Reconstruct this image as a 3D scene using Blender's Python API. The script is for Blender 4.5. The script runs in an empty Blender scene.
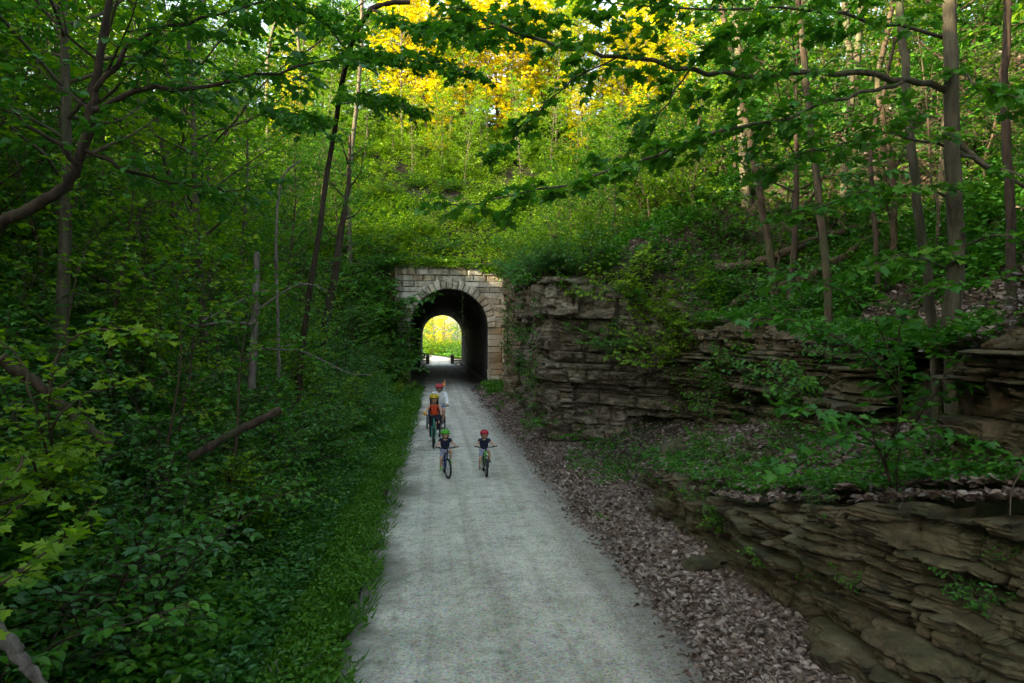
import bpy, math, random
import numpy as np
from mathutils import Vector

S = bpy.context.scene
COL = S.collection
R = math.radians
F = 683.0; CAMZ = 3.4; YAW = math.atan(77 / F)
PI = math.pi

# ------------------------------------------------------------------ pixel <-> world helpers (layout only)
def ray(px, py):
    u = (px - 512) / F; v = (py - 341.5) / F
    return np.array([math.sin(YAW) + u * math.cos(YAW), math.cos(YAW) - u * math.sin(YAW), -v])
def P(px, py, Y):
    d = ray(px, py); return np.array([0, 0, CAMZ]) + d * (Y / d[1])

# ------------------------------------------------------------------ noise
def _h(ix, iy, seed):
    n = (ix.astype(np.int64) * 374761393 + iy.astype(np.int64) * 668265263 + seed * 1274126177) & 0x7fffffff
    n = ((n ^ (n >> 13)) * 1103515245) & 0x7fffffff
    n = (n ^ (n >> 16)) & 0xffff
    return n / 65535.0
def vnoise(x, y, seed=0):
    x = np.asarray(x, float); y = np.asarray(y, float)
    ix = np.floor(x); iy = np.floor(y); fx = x - ix; fy = y - iy
    fx = fx * fx * (3 - 2 * fx); fy = fy * fy * (3 - 2 * fy)
    a = _h(ix, iy, seed); b = _h(ix + 1, iy, seed); c = _h(ix, iy + 1, seed); d = _h(ix + 1, iy + 1, seed)
    return (a + (b - a) * fx) * (1 - fy) + (c + (d - c) * fx) * fy
def fbm(x, y, seed=0, o=4):
    s = 0; a = .5; f = 1
    for i in range(o):
        s = s + a * (vnoise(x * f, y * f, seed + i * 17) - .5); a *= .5; f *= 2.03
    return s
def sstep(a, b, x):
    t = np.clip((np.asarray(x, float) - a) / (b - a), 0, 1); return t * t * (3 - 2 * t)

# ------------------------------------------------------------------ terrain
PL, PR = -0.9, 2.65                     # path edges
X1Y = [-60, 3.5, 6, 8.0, 11, 13, 15, 17, 60];  X1X = [5.4, 5.15, 4.15, 3.9, 4.05, 4.15, 4.4, 4.8, 5.0]
H1Y = [-60, 3, 4.6, 6.2, 8, 10.5, 13, 15, 18]; H1H = [1.8, 1.8, 1.75, 1.45, 1.0, .6, .45, .15, 0]
X2Y = [-60, 4, 5.5, 6.6, 9, 14, 18, 19.6, 20.4, 21.4, 24, 30, 40, 47, 50.5, 60]; X2X = [6.2, 5.6, 5.2, 5.5, 6.5, 7.1, 7.0, 6.6, 5.0, 3.6, 3.6, 4.0, 4.4, 5.0, 5.6, 6]
H2Y = [-60, 4, 5.8, 6.6, 8, 12, 14, 18, 20.5, 22, 26, 32, 42, 51]; H2H = [1.2, 1.2, 1.1, .5, .4, .9, 1.7, 2.2, 4.8, 5.5, 5.3, 5.6, 6.8, 7.9]
def x1(Y): return np.interp(Y, X1Y, X1X)
def x2(Y): return np.interp(Y, X2Y, X2X)
def h1(Y): return np.interp(Y, H1Y, H1H)
def h2(Y): return np.interp(Y, H2Y, H2H)

def hgt(X, Y, micro=True):
    X = np.asarray(X, float); Y = np.asarray(Y, float)
    big = fbm(X / 9, Y / 9, 3)
    # left bank
    d = PL - X
    l = .07 * np.clip(d, 0, 1.1) + .35 * np.clip(d - 1.0, 0, .8) + .74 * np.clip(d - 1.8, 0, 999)
    l = np.where(l > 13, 13 + 9 * (1 - np.exp(-(l - 13) / 9)), l)
    l = l * (1 + .35 * big * sstep(1.5, 6, d))
    # right bank
    a = x1(Y) + .3; b = x2(Y) + .3 + .5 * sstep(10, 19, Y)
    r = .10 * np.clip(X - PR, 0, 3) + .12 * sstep(PR + .1, PR + .9, X)
    r = r + h1(Y) * np.clip((X - a) / .12, 0, 1) + h2(Y) * np.clip((X - b) / .15, 0, 1)
    r = r + .30 * np.clip(np.minimum(X, b) - a, 0, 99) * 1.25 + .60 * np.clip(X - np.maximum(b, a), 0, 999)
    r = np.where(r > 16, 16 + 9 * (1 - np.exp(-(r - 16) / 9)), r)
    r = r + 1.3 * big * sstep(1.0, 6, X - b)
    side = np.where(X < PL, l, np.where(X > PR, r, 0))
    # the side banks run out beyond the ridge
    side = side * (1 - sstep(88, 112, Y))
    # the ridge the tunnel pierces
    up = np.where(Y > 50.6, 8.95 + .72 * (Y - 50.6), 8.95 + 1.5 * (Y - 50.6))
    dn = 8.2 + 1.1 * (99.3 - Y)
    hill = np.minimum(up, dn); hill = np.where(hill > 25, 25 + 5 * (1 - np.exp(-(hill - 25) / 5)), hill)
    hill = hill + 2.2 * fbm(X / 8, Y / 8, 9) * sstep(53, 60, Y) * (1 - sstep(93, 98, Y))
    inl = np.where(X < 1, sstep(-2.6, -5.5, X), sstep(6.0, 8.5, X))
    hill = np.where((Y > 50.55) & (Y < 99.45), hill, np.maximum(hill, 0) * inl)
    hill = hill * (1 - sstep(60, 110, np.abs(X - 6)) * .75)
    z = np.maximum(side, hill)
    if micro:
        off = np.minimum(np.abs(X - PL), np.abs(X - PR)); outp = (X < PL) | (X > PR)
        z = z + np.where(outp, sstep(0, .8, off) * .22 * fbm(X * 1.1, Y * 1.1, 21), 0) * np.where((Y > 99), .3, 1)
    return z
def hs(x, y): return float(hgt(np.array([x]), np.array([y]))[0])
def hit(px, py, off=0.0, y0=2.0, y1=95):
    ys = np.arange(y0, y1, .04); d = ray(px, py)
    pts = np.array([0, 0, CAMZ])[None] + d[None] * (ys / d[1])[:, None]
    hh = hgt(pts[:, 0], pts[:, 1]) + off
    m = (pts[:, 2] < hh) & ((pts[:, 0] < -2) | (pts[:, 0] > 2.7) | True)
    i = np.argmax(m) if m.any() else len(ys) - 1
    return pts[i]

# ------------------------------------------------------------------ mesh helpers
def mesh_np(name, V, Fa, mat=None, smooth=False, parent=None, midx=None):
    me = bpy.data.meshes.new(name)
    V = np.ascontiguousarray(V, np.float32); Fa = np.ascontiguousarray(Fa, np.int32)
    n, k = Fa.shape
    me.vertices.add(len(V)); me.vertices.foreach_set('co', V.ravel())
    me.loops.add(n * k); me.loops.foreach_set('vertex_index', Fa.ravel())
    me.polygons.add(n); me.polygons.foreach_set('loop_start', np.arange(0, n * k, k, dtype=np.int32))
    me.polygons.foreach_set('use_smooth', np.full(n, smooth, bool))
    if midx is not None: me.polygons.foreach_set('material_index', np.ascontiguousarray(midx, np.int32))
    me.update(calc_edges=True)
    for m in (mat if isinstance(mat, (list, tuple)) else [mat]):
        if m: me.materials.append(m)
    o = bpy.data.objects.new(name, me); COL.objects.link(o)
    if parent: o.parent = parent
    return o

class MB:
    """collects mixed geometry -> ONE mesh object"""
    def __init__(s): s.v = []; s.f = []; s.m = []; s.sm = []
    def add(s, V, Fs, m=0, smooth=True):
        b = len(s.v); s.v.extend([tuple(map(float, p)) for p in V])
        s.f.extend([tuple(int(i) + b for i in f) for f in Fs]); s.m.extend([m] * len(Fs)); s.sm.extend([smooth] * len(Fs))
    def tube(s, pts, rad, n=8, m=0, cap=True):
        V, Q = tube_arr(pts, rad, n)
        s.add(V, Q, m)
        if cap:
            L = len(pts); s.add(V[:n], [tuple(range(n))[::-1]], m, False); s.add(V[(L - 1) * n:], [tuple(range(n))], m, False)
    def box(s, c, d, m=0, rz=0, bev=0):
        x, y, z = [k / 2 for k in d]; cs, sn = math.cos(rz), math.sin(rz)
        V = [(sx * x, sy * y, sz * z) for sz in (-1, 1) for sy in (-1, 1) for sx in (-1, 1)]
        V = [(c[0] + p[0] * cs - p[1] * sn, c[1] + p[0] * sn + p[1] * cs, c[2] + p[2]) for p in V]
        s.add(V, [(0, 2, 3, 1), (4, 5, 7, 6), (0, 1, 5, 4), (2, 6, 7, 3), (0, 4, 6, 2), (1, 3, 7, 5)], m, False)
    def ball(s, c, r, m=0, nu=12, nv=8, fn=None, z0=0, z1=PI):
        V = []; Q = []
        r = r if hasattr(r, '__len__') else (r, r, r)
        for j in range(nv + 1):
            t = z0 + (z1 - z0) * j / nv
            for i in range(nu):
                a = 2 * PI * i / nu
                p = (math.sin(t) * math.cos(a), math.sin(t) * math.sin(a), math.cos(t))
                if fn: p = fn(p)
                V.append((c[0] + r[0] * p[0], c[1] + r[1] * p[1], c[2] + r[2] * p[2]))
        for j in range(nv):
            for i in range(nu):
                Q.append((j * nu + i, (j + 1) * nu + i, (j + 1) * nu + (i + 1) % nu, j * nu + (i + 1) % nu))
        s.add(V, Q, m)
    def torus(s, c, Rr, r, n=28, k=6, m=0, axis='x'):
        V = []; Q = []
        for i in range(n):
            a = 2 * PI * i / n
            for j in range(k):
                b = 2 * PI * j / k; q = Rr + r * math.cos(b); w = r * math.sin(b)
                V.append((c[0] + w, c[1] + q * math.cos(a), c[2] + q * math.sin(a)))
        for i in range(n):
            for j in range(k):
                Q.append((i * k + j, ((i + 1) % n) * k + j, ((i + 1) % n) * k + (j + 1) % k, i * k + (j + 1) % k))
        s.add(V, Q, m)
    def build(s, name, mats, parent=None):
        me = bpy.data.meshes.new(name); me.from_pydata(s.v, [], s.f)
        mats = mats if isinstance(mats, (list, tuple)) else [mats]
        for k in mats: me.materials.append(k)
        me.polygons.foreach_set('material_index', s.m); me.polygons.foreach_set('use_smooth', s.sm)
        me.update()
        o = bpy.data.objects.new(name, me); COL.objects.link(o)
        if parent: o.parent = parent
        return o

def tube_arr(pts, rad, n):
    pts = np.asarray(pts, float); L = len(pts)
    rad = np.asarray(rad, float) if hasattr(rad, '__len__') else np.full(L, rad)
    if len(rad) == 2 and L != 2: rad = np.linspace(rad[0], rad[1], L)
    T = np.gradient(pts, axis=0); T /= np.linalg.norm(T, axis=1)[:, None] + 1e-9
    m = T.mean(0); ref = np.array([0, 0, 1.]) if abs(m[2]) < .8 * np.linalg.norm(m) else np.array([1., 0, 0])
    A = np.cross(T, ref); A /= np.linalg.norm(A, axis=1)[:, None] + 1e-9; B = np.cross(T, A)
    a = np.arange(n) * 2 * PI / n
    V = pts[:, None] + rad[:, None, None] * (np.cos(a)[None, :, None] * A[:, None] + np.sin(a)[None, :, None] * B[:, None])
    i = np.arange(L - 1)[:, None] * n; j = np.arange(n)[None]; j2 = (j + 1) % n
    Q = np.stack([i + j, i + j2, i + n + j2, i + n + j], -1).reshape(-1, 4)
    return V.reshape(-1, 3), Q

def smooth_pts(pts, k=5, wob=0, rng=None):
    """Catmull-Rom through pts"""
    p = np.asarray(pts, float); p = np.vstack([2 * p[0] - p[1], p, 2 * p[-1] - p[-2]])
    out = []
    for i in range(1, len(p) - 2):
        for t in np.arange(k) / k:
            out.append(.5 * (2 * p[i] + (p[i + 1] - p[i - 1]) * t + (2 * p[i - 1] - 5 * p[i] + 4 * p[i + 1] - p[i + 2]) * t * t + (-p[i - 1] + 3 * p[i] - 3 * p[i + 1] + p[i + 2]) * t ** 3))
    out.append(p[-2]); out = np.array(out)
    if wob and rng is not None: out[1:-1] += rng.normal(0, wob, out[1:-1].shape)
    return out

# ------------------------------------------------------------------ leaves
def half(pts):  # right-half outline (x,y) from base to tip -> two ngons folded along the midrib
    k = len(pts); V = [(0, 0, 0)] + [(x, y, abs(x) * .35 - .1 * y * y) for x, y in pts] + [(0, 1, -.12)] + [(-x, y, abs(x) * .35 - .1 * y * y) for x, y in pts]
    r = [0] + list(range(1, k + 2)); l = [0, k + 1] + list(range(2 * k + 1, k + 1, -1))
    return np.array(V, float), np.array([r, l])
T_DIA = half([(.3, .42)])
T_OVAL = half([(.27, .22), (.33, .5), (.18, .8)])
T_BLADE = half([(.035, .1), (.05, .4), (.03, .8)])
T_MAPLE = half([(.30, .04), (.22, .2), (.58, .32), (.36, .44), (.42, .74), (.2, .66)])
def leaves(name, pos, dirv, nrm, size, T, mat, parent=None):
    TV, TF = T; pos = np.asarray(pos); n = len(pos)
    d = dirv / (np.linalg.norm(dirv, axis=1)[:, None] + 1e-9)
    nr = nrm - (nrm * d).sum(1)[:, None] * d; nr /= np.linalg.norm(nr, axis=1)[:, None] + 1e-9
    sd = np.cross(d, nr)
    M = np.stack([sd, d, nr], 1)              # n,3(basis),3
    V = pos[:, None] + size[:, None, None] * np.einsum('kb,nbc->nkc', TV, M)
    k = len(TV); Fa = (np.arange(n) * k)[:, None, None] + TF[None]
    return mesh_np(name, V.reshape(-1, 3), Fa.reshape(-1, TF.shape[1]), mat, False, parent)

class Plant:
    def __init__(s, seed): s.rng = np.random.default_rng(seed); s.V = []; s.Q = []; s.n = 0; s.lp = []; s.ld = []; s.ls = []
    def tube(s, pts, r, n=6):
        V, Q = tube_arr(pts, r, n); s.V.append(V); s.Q.append(Q + s.n); s.n += len(V)
    def twig(s, p, d, L, ls, step, sides=3, r=.006, flat=.25):
        rng = s.rng; k = max(3, int(L / .15)); d = np.array(d, float); d /= np.linalg.norm(d) + 1e-9
        pts = [np.array(p, float)]
        for i in range(k):
            d = d + rng.normal(0, .12, 3) * np.array([1, 1, .6]) + np.array([0, 0, -.05]); d /= np.linalg.norm(d)
            pts.append(pts[-1] + d * L / k)
        pts = np.array(pts)
        if r: s.tube(pts[::2] if len(pts) > 4 else pts, [r, r * .35], sides)
        m = max(2, int(L / step)); t = (np.arange(m) + rng.random(m)) / m
        t = .1 + .95 * t; idx = np.clip(t * k, 0, k - 1e-3); i0 = idx.astype(int); fr = (idx - i0)[:, None]
        q = pts[i0] * (1 - fr) + pts[i0 + 1] * fr; seg = pts[i0 + 1] - pts[i0]; seg /= np.linalg.norm(seg, axis=1)[:, None]
        perp = np.cross(seg, [0, 0, 1.]); perp /= np.linalg.norm(perp, axis=1)[:, None] + 1e-6
        sg = np.where(np.arange(m) % 2 == 0, 1, -1)[:, None]
        ld = seg * .7 + perp * sg * (.9 + rng.normal(0, .25, (m, 1))) + rng.normal(0, flat, (m, 3)) + np.array([0, 0, -.22])
        s.lp.append(q); s.ld.append(ld); s.ls.append(ls * (.65 + .7 * rng.random(m)))
    def spray(s, pts, spacing, tl, ls, step, t0=.15, r=.007, up=.05, sub=0):
        """side twigs all along a bough"""
        rng = s.rng; pts = np.asarray(pts, float); seg = np.linalg.norm(np.diff(pts, axis=0), axis=1); cum = np.r_[0, np.cumsum(seg)]; L = cum[-1]
        n = max(2, int(L * (1 - t0) / spacing))
        for i in range(n + 1):
            t = t0 + (1 - t0) * (i + .4 * rng.random()) / n; t = min(t, 1); a = t * L
            p = np.array([np.interp(a, cum, pts[:, c]) for c in range(3)])
            j = min(np.searchsorted(cum, a), len(pts) - 1); dd = pts[j] - pts[max(j - 1, 0)]; dd /= np.linalg.norm(dd) + 1e-9
            perp = np.cross(dd, [0, 0, 1.]); pl = np.linalg.norm(perp); perp = perp / pl if pl > .15 else np.append(rng.normal(0, 1, 2), 0) / 1.4
            if pl < .5: an = rng.random() * 2 * PI; perp = np.array([math.cos(an), math.sin(an), 0])
            sg = 1 if i % 2 else -1
            d = perp * sg + dd * (.5 + .3 * rng.random()) + np.array([0, 0, up]) + rng.normal(0, .2, 3)
            tt = tl * (.5 + .8 * rng.random()) * (1.15 - .5 * t)
            s.twig(p, d, tt, ls, step, r=r)
            if sub:
                q = p + d / np.linalg.norm(d) * tt * .5
                for e in range(sub): s.twig(q, d + rng.normal(0, .7, 3) * np.array([1, 1, .5]), tt * .7, ls, step, r=r * .7)
        s.twig(pts[-1], pts[-1] - pts[-2], tl * .6, ls, step, r=r)
    def limb(s, p, d, L, r, spacing, tl, ls, step, n=5, up=.06, sub=0, t0=.25):
        rng = s.rng; d = np.array(d, float); d /= np.linalg.norm(d); k = 5; pts = [np.array(p, float)]
        for i in range(k):
            d = d + rng.normal(0, .16, 3) + np.array([0, 0, up]); d /= np.linalg.norm(d); pts.append(pts[-1] + d * L / k)
        pts = smooth_pts(pts, 2); s.tube(pts, [r, r * .25], n); s.spray(pts, spacing, tl, ls, step, sub=sub, t0=t0)
        return pts
    def finish(s, name, label, cat, group, barkm, leafm, T=T_DIA, loc=None, extra_tilt=.35, trunkname='trunk', crownname='crown'):
        base = np.array(loc if loc is not None else (0, 0, 0), float)
        e = bpy.data.objects.new(name, None); COL.objects.link(e); e.location = base; e.empty_display_size = .3
        tag(e, label, cat, group)
        if s.V: mesh_np(trunkname, np.vstack(s.V) - base, np.vstack(s.Q), barkm, True, e)
        if s.lp:
            lp = np.vstack(s.lp) - base; ld = np.vstack(s.ld); ls = np.concatenate(s.ls)
            nr = np.array([0, 0, 1.]) + s.rng.normal(0, extra_tilt, lp.shape)
            leaves(crownname, lp, ld, nr, ls, T, leafm, e)
        return e
def tag(o, label=None, cat=None, group=None, kind=None):
    if label: o['label'] = label
    if cat: o['category'] = cat
    if group: o['group'] = group
    if kind: o['kind'] = kind
    return o
def dup(root, loc, rz=0, sc=1, label=None, group=None, name=None, tilt=(0, 0)):
    r = root.copy(); COL.objects.link(r); r.location = loc; r.rotation_euler = (tilt[0], tilt[1], rz); r.scale = (sc, sc, sc) if not hasattr(sc, '__len__') else sc
    if label: r['label'] = label
    if group: r['group'] = group
    if name: r.name = name
    for ch in list(root.children):
        c = ch.copy(); COL.objects.link(c); c.parent = r
    return r

# ------------------------------------------------------------------ materials
def newmat(name):
    m = bpy.data.materials.new(name); m.use_nodes = True; nt = m.node_tree; nt.nodes.clear()
    out = nt.nodes.new('ShaderNodeOutputMaterial'); return m, nt, out
def N(nt, t, **kw):
    n = nt.nodes.new(t)
    for k, v in kw.items():
        if k.startswith('i_'): n.inputs[k[2:].replace('_', ' ')].default_value = v
        else: setattr(n, k, v)
    return n
def ramp(nt, fac, stops, interp='LINEAR'):
    r = nt.nodes.new('ShaderNodeValToRGB'); r.color_ramp.interpolation = interp
    els = r.color_ramp.elements
    while len(els) < len(stops): els.new(.5)
    for e, (p, c) in zip(els, stops): e.position = p; e.color = (*c, 1)
    nt.links.new(fac, r.inputs[0]); return r.outputs[0]
def mix(nt, fac, a, b, mode='MIX'):
    m = nt.nodes.new('ShaderNodeMix'); m.data_type = 'RGBA'; m.blend_type = mode
    for i, x in ((0, fac), (6, a), (7, b)):
        if hasattr(x, 'links') or isinstance(x, bpy.types.NodeSocket): nt.links.new(x, m.inputs[i])
        else: m.inputs[i].default_value = (*x, 1) if hasattr(x, '__len__') else x
    return m.outputs[2]
def noise(nt, scale, detail=4, rough=.6, vec=None, dist=0, dim=None):
    n = N(nt, 'ShaderNodeTexNoise'); n.inputs['Scale'].default_value = scale; n.inputs['Detail'].default_value = detail
    n.inputs['Roughness'].default_value = rough; n.inputs['Distortion'].default_value = dist
    if vec is not None: nt.links.new(vec, n.inputs['Vector'])
    return n.outputs['Fac']
def objco(nt): return N(nt, 'ShaderNodeTexCoord').outputs['Object']
def worldpos(nt): return N(nt, 'ShaderNodeNewGeometry').outputs['Position']
def bump(nt, h, strength, dist):
    b = N(nt, 'ShaderNodeBump'); b.inputs['Strength'].default_value = strength; b.inputs['Distance'].default_value = dist
    nt.links.new(h, b.inputs['Height']); return b.outputs[0]
def pbr(nt, out, col, rough=.8, nrm=None, metal=0, spec=.3):
    p = N(nt, 'ShaderNodeBsdfPrincipled'); p.inputs['Roughness'].default_value = rough; p.inputs['Metallic'].default_value = metal
    p.inputs['Specular IOR Level'].default_value = spec
    if hasattr(col, '__len__') and not isinstance(col, bpy.types.NodeSocket): p.inputs['Base Color'].default_value = (*col, 1)
    else: nt.links.new(col, p.inputs['Base Color'])
    if nrm is not None: nt.links.new(nrm, p.inputs['Normal'])
    nt.links.new(p.outputs[0], out.inputs[0]); return p
def plain(name, col, rough=.6, metal=0, spec=.4, var=.15, sc=8):
    m, nt, out = newmat(name); n = noise(nt, sc, 3, vec=objco(nt))
    c = mix(nt, n, tuple(k * (1 - var) for k in col), tuple(min(1, k * (1 + var)) for k in col))
    pbr(nt, out, c, rough, bump(nt, n, .15, .01), metal, spec); return m
def leafmat(name, stops, trans=.35, gloss=.015, rough=.4, tcol=(1.15, 1.3, .35)):
    m, nt, out = newmat(name); L = nt.links
    geo = N(nt, 'ShaderNodeNewGeometry'); oi = N(nt, 'ShaderNodeObjectInfo')
    big = noise(nt, .35, 2, vec=geo.outputs['Position'])
    ad = N(nt, 'ShaderNodeMath', operation='ADD'); L.new(geo.outputs['Random Per Island'], ad.inputs[0])
    ms = N(nt, 'ShaderNodeMath', operation='MULTIPLY_ADD'); L.new(oi.outputs['Random'], ms.inputs[0]); ms.inputs[1].default_value = .55; L.new(big, ms.inputs[2])
    L.new(ms.outputs[0], ad.inputs[1])
    dv = N(nt, 'ShaderNodeMath', operation='MULTIPLY'); L.new(ad.outputs[0], dv.inputs[0]); dv.inputs[1].default_value = .45
    c = ramp(nt, dv.outputs[0], stops)
    df = N(nt, 'ShaderNodeBsdfDiffuse'); L.new(c, df.inputs[0])
    tr = N(nt, 'ShaderNodeBsdfTranslucent'); tc = mix(nt, 1.0, c, tcol, 'MULTIPLY'); L.new(tc, tr.inputs[0])
    mx = N(nt, 'ShaderNodeMixShader'); mx.inputs[0].default_value = trans; L.new(df.outputs[0], mx.inputs[1]); L.new(tr.outputs[0], mx.inputs[2])
    gl = N(nt, 'ShaderNodeBsdfGlossy'); gl.inputs['Roughness'].default_value = rough; gl.inputs[0].default_value = (.9, .95, 1, 1)
    m2 = N(nt, 'ShaderNodeMixShader'); m2.inputs[0].default_value = gloss; L.new(mx.outputs[0], m2.inputs[1]); L.new(gl.outputs[0], m2.inputs[2])
    L.new(m2.outputs[0], out.inputs[0]); return m

M = {}
M['leaf'] = leafmat('leaf_mid_green', [(.15, (.018, .078, .010)), (.45, (.036, .145, .015)), (.75, (.075, .21, .016)), (1, (.16, .27, .016))], gloss=.018)
M['leaf_dark'] = leafmat('leaf_deep_green', [(.15, (.016, .072, .015)), (.5, (.036, .14, .020)), (.8, (.065, .19, .020)), (1, (.12, .24, .018))], gloss=.03)
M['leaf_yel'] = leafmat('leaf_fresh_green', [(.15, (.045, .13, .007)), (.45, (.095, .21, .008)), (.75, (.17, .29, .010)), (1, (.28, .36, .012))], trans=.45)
M['leaf_sunglow'] = leafmat('leaf_painted_sunglow', [(.15, (.17, .28, .004)), (.42, (.36, .43, .004)), (.7, (.66, .58, .004)), (1, (.78, .54, .006))], trans=.55, tcol=(1.2, 1.05, .4))  # golden glow of the low sun put into the leaf colour
M['grass'] = leafmat('verge_green', [(.15, (.03, .10, .008)), (.5, (.055, .17, .010)), (.8, (.10, .23, .015)), (1, (.17, .27, .03))], gloss=.02)
M['dry'] = leafmat('dry_leaf', [(.12, (.045, .028, .020)), (.38, (.11, .07, .052)), (.6, (.19, .14, .105)), (.78, (.36, .285, .235)), (1, (.58, .50, .44))], trans=.1, gloss=.05, tcol=(1, .8, .6))
M['flower'] = leafmat('violet_petal', [(.2, (.15, .12, .42)), (1, (.35, .3, .75))], trans=.3, gloss=.03, tcol=(1, 1, 1))

def bark(name, c1, c2, sc=10):
    m, nt, out = newmat(name); g = worldpos(nt)
    mp = N(nt, 'ShaderNodeMapping'); mp.inputs['Scale'].default_value = (1, 1, .22); nt.links.new(g, mp.inputs[0])
    a = noise(nt, sc, 6, .7, mp.outputs[0], .6); b = noise(nt, 1.4, 3, .5, g)
    c = ramp(nt, a, [(.3, c1), (.7, c2)]); c = mix(nt, ramp(nt, b, [(.55, (0, 0, 0)), (.75, (.6, .6, .6))]), c, (.05, .085, .03))
    pbr(nt, out, c, .9, bump(nt, a, .9, .03), spec=.15); return m
M['bark'] = bark('bark_brown', (.028, .020, .013), (.11, .08, .052))
M['bark_pale'] = bark('bark_grey', (.035, .030, .020), (.13, .11, .072))
M['bark_dark'] = bark('bark_dark_wet', (.018, .013, .010), (.075, .052, .036))
M['deadwood'] = bark('weathered_wood', (.07, .055, .05), (.26, .22, .20), 14)

def rockmat(name, cs, moss=.55, sc=1.0):
    m, nt, out = newmat(name); g = worldpos(nt)
    mp = N(nt, 'ShaderNodeMapping'); mp.inputs['Scale'].default_value = (1, 1, 3.2); nt.links.new(g, mp.inputs[0])
    a = noise(nt, 1.6 * sc, 6, .65, mp.outputs[0], .8); b = noise(nt, 9 * sc, 6, .7, g); c0 = noise(nt, .7, 3, .6, g)
    col = ramp(nt, a, [(.28, cs[0]), (.45, cs[1]), (.58, cs[2]), (.75, cs[3])])
    col = mix(nt, .45, col, ramp(nt, b, [(.3, (.25, .22, .2)), (.7, (1, 1, 1))]), 'MULTIPLY')
    geo = N(nt, 'ShaderNodeNewGeometry'); sp = N(nt, 'ShaderNodeSeparateXYZ'); nt.links.new(geo.outputs['Normal'], sp.inputs[0])
    up = N(nt, 'ShaderNodeMath', operation='MULTIPLY_ADD'); nt.links.new(sp.outputs[2], up.inputs[0]); up.inputs[1].default_value = .26; nt.links.new(c0, up.inputs[2])
    mf = ramp(nt, up.outputs[0], [(.5, (0, 0, 0)), (.72, (moss, moss, moss))])
    col = mix(nt, mf, col, ramp(nt, b, [(.3, (.02, .035, .012)), (.7, (.07, .10, .03))]))
    pbr(nt, out, col, .85, bump(nt, b, .8, .03), spec=.25); return m
M['rock'] = rockmat('layered_sandstone', [(.022, .017, .011), (.065, .048, .028), (.125, .09, .05), (.19, .16, .12)], moss=.28)
M['rock_pale'] = rockmat('pale_weathered_limestone', [(.06, .04, .026), (.18, .12, .07), (.28, .21, .14), (.42, .37, .30)], moss=.35)
M['rock_cliff'] = rockmat('grey_brown_cliff', [(.032, .024, .017), (.11, .083, .056), (.20, .162, .118), (.32, .28, .225)], moss=.3)

# soil
m, nt, out = newmat('forest_soil'); g = worldpos(nt)
a = noise(nt, 3, 8, .7, g); b = noise(nt, 22, 6, .75, g)
c = ramp(nt, a, [(.3, (.022, .018, .012)), (.55, (.055, .042, .030)), (.75, (.10, .078, .06))]); c = mix(nt, .5, c, ramp(nt, b, [(.35, (.35, .33, .3)), (.7, (1.3, 1.2, 1.15))]), 'MULTIPLY')
gm = ramp(nt, noise(nt, .8, 4, .6, g), [(.45, (0, 0, 0)), (.62, (.6, .6, .6))]); c = mix(nt, gm, c, (.025, .05, .014))
pbr(nt, out, c, .95, bump(nt, b, .8, .04), spec=.1); M['soil'] = m

# path: compacted pale gravel
m, nt, out = newmat('compacted_gravel'); g = worldpos(nt); L = nt.links
sp = N(nt, 'ShaderNodeSeparateXYZ'); L.new(g, sp.inputs[0])
big = noise(nt, .55, 5, .62, g); mid = noise(nt, 3.5, 6, .7, g, .4); fine = noise(nt, 26, 6, .85, g)
vo = N(nt, 'ShaderNodeTexVoronoi'); vo.inputs['Scale'].default_value = 55; L.new(g, vo.inputs['Vector'])
c = ramp(nt, big, [(.3, (.38, .37, .31)), (.5, (.50, .485, .415)), (.7, (.60, .58, .50))])
c = mix(nt, .9, c, ramp(nt, mid, [(.33, (.66, .65, .62)), (.5, (.95, .95, .95)), (.66, (1.08, 1.08, 1.08))]), 'MULTIPLY')
c = mix(nt, .6, c, ramp(nt, noise(nt, 11, 5, .85, g), [(.38, (.55, .53, .50)), (.47, (1, 1, 1)), (.62, (1.12, 1.12, 1.12))]), 'MULTIPLY')
mpt = N(nt, 'ShaderNodeMapping'); mpt.inputs['Scale'].default_value = (2.6, .07, 1); L.new(g, mpt.inputs[0]); trk = noise(nt, 1.0, 4, .55, mpt.outputs[0])
c = mix(nt, .8, c, ramp(nt, trk, [(.38, (.74, .73, .70)), (.52, (1, 1, 1)), (.66, (1.1, 1.1, 1.1))]), 'MULTIPLY')
c = mix(nt, .85, c, ramp(nt, fine, [(.36, (.32, .30, .27)), (.46, (.92, .92, .92)), (.62, (1.3, 1.3, 1.3))]), 'MULTIPLY')
c = mix(nt, .4, c, vo.outputs['Color'], 'SOFT_LIGHT')
# damp, dirty strip along the leaf side, and darker dirt at both margins
ed = N(nt, 'ShaderNodeMath', operation='MULTIPLY_ADD'); L.new(big, ed.inputs[0]); ed.inputs[1].default_value = 1.7; L.new(sp.outputs[0], ed.inputs[2])
e1 = ramp(nt, N(nt, 'ShaderNodeMath', operation='MULTIPLY').outputs[0], [(0, (0, 0, 0)), (1, (1, 1, 1))])
mr = N(nt, 'ShaderNodeMapRange'); L.new(ed.outputs[0], mr.inputs['Value']); mr.inputs['From Min'].default_value = 2.7; mr.inputs['From Max'].default_value = 3.9
c = mix(nt, mr.outputs[0], c, mix(nt, fine, (.055, .045, .038), (.16, .14, .12)))
ml = N(nt, 'ShaderNodeMapRange'); L.new(ed.outputs[0], ml.inputs['Value']); ml.inputs['From Min'].default_value = .45; ml.inputs['From Max'].default_value = -.15
c = mix(nt, ml.outputs[0], c, mix(nt, fine, (.07, .075, .05), (.2, .2, .16)))
hh = N(nt, 'ShaderNodeMath', operation='ADD'); L.new(mid, hh.inputs[0]); L.new(fine, hh.inputs[1])
pbr(nt, out, c, .9, bump(nt, hh.outputs[0], .7, .03), spec=.2); M['gravel'] = m

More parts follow.
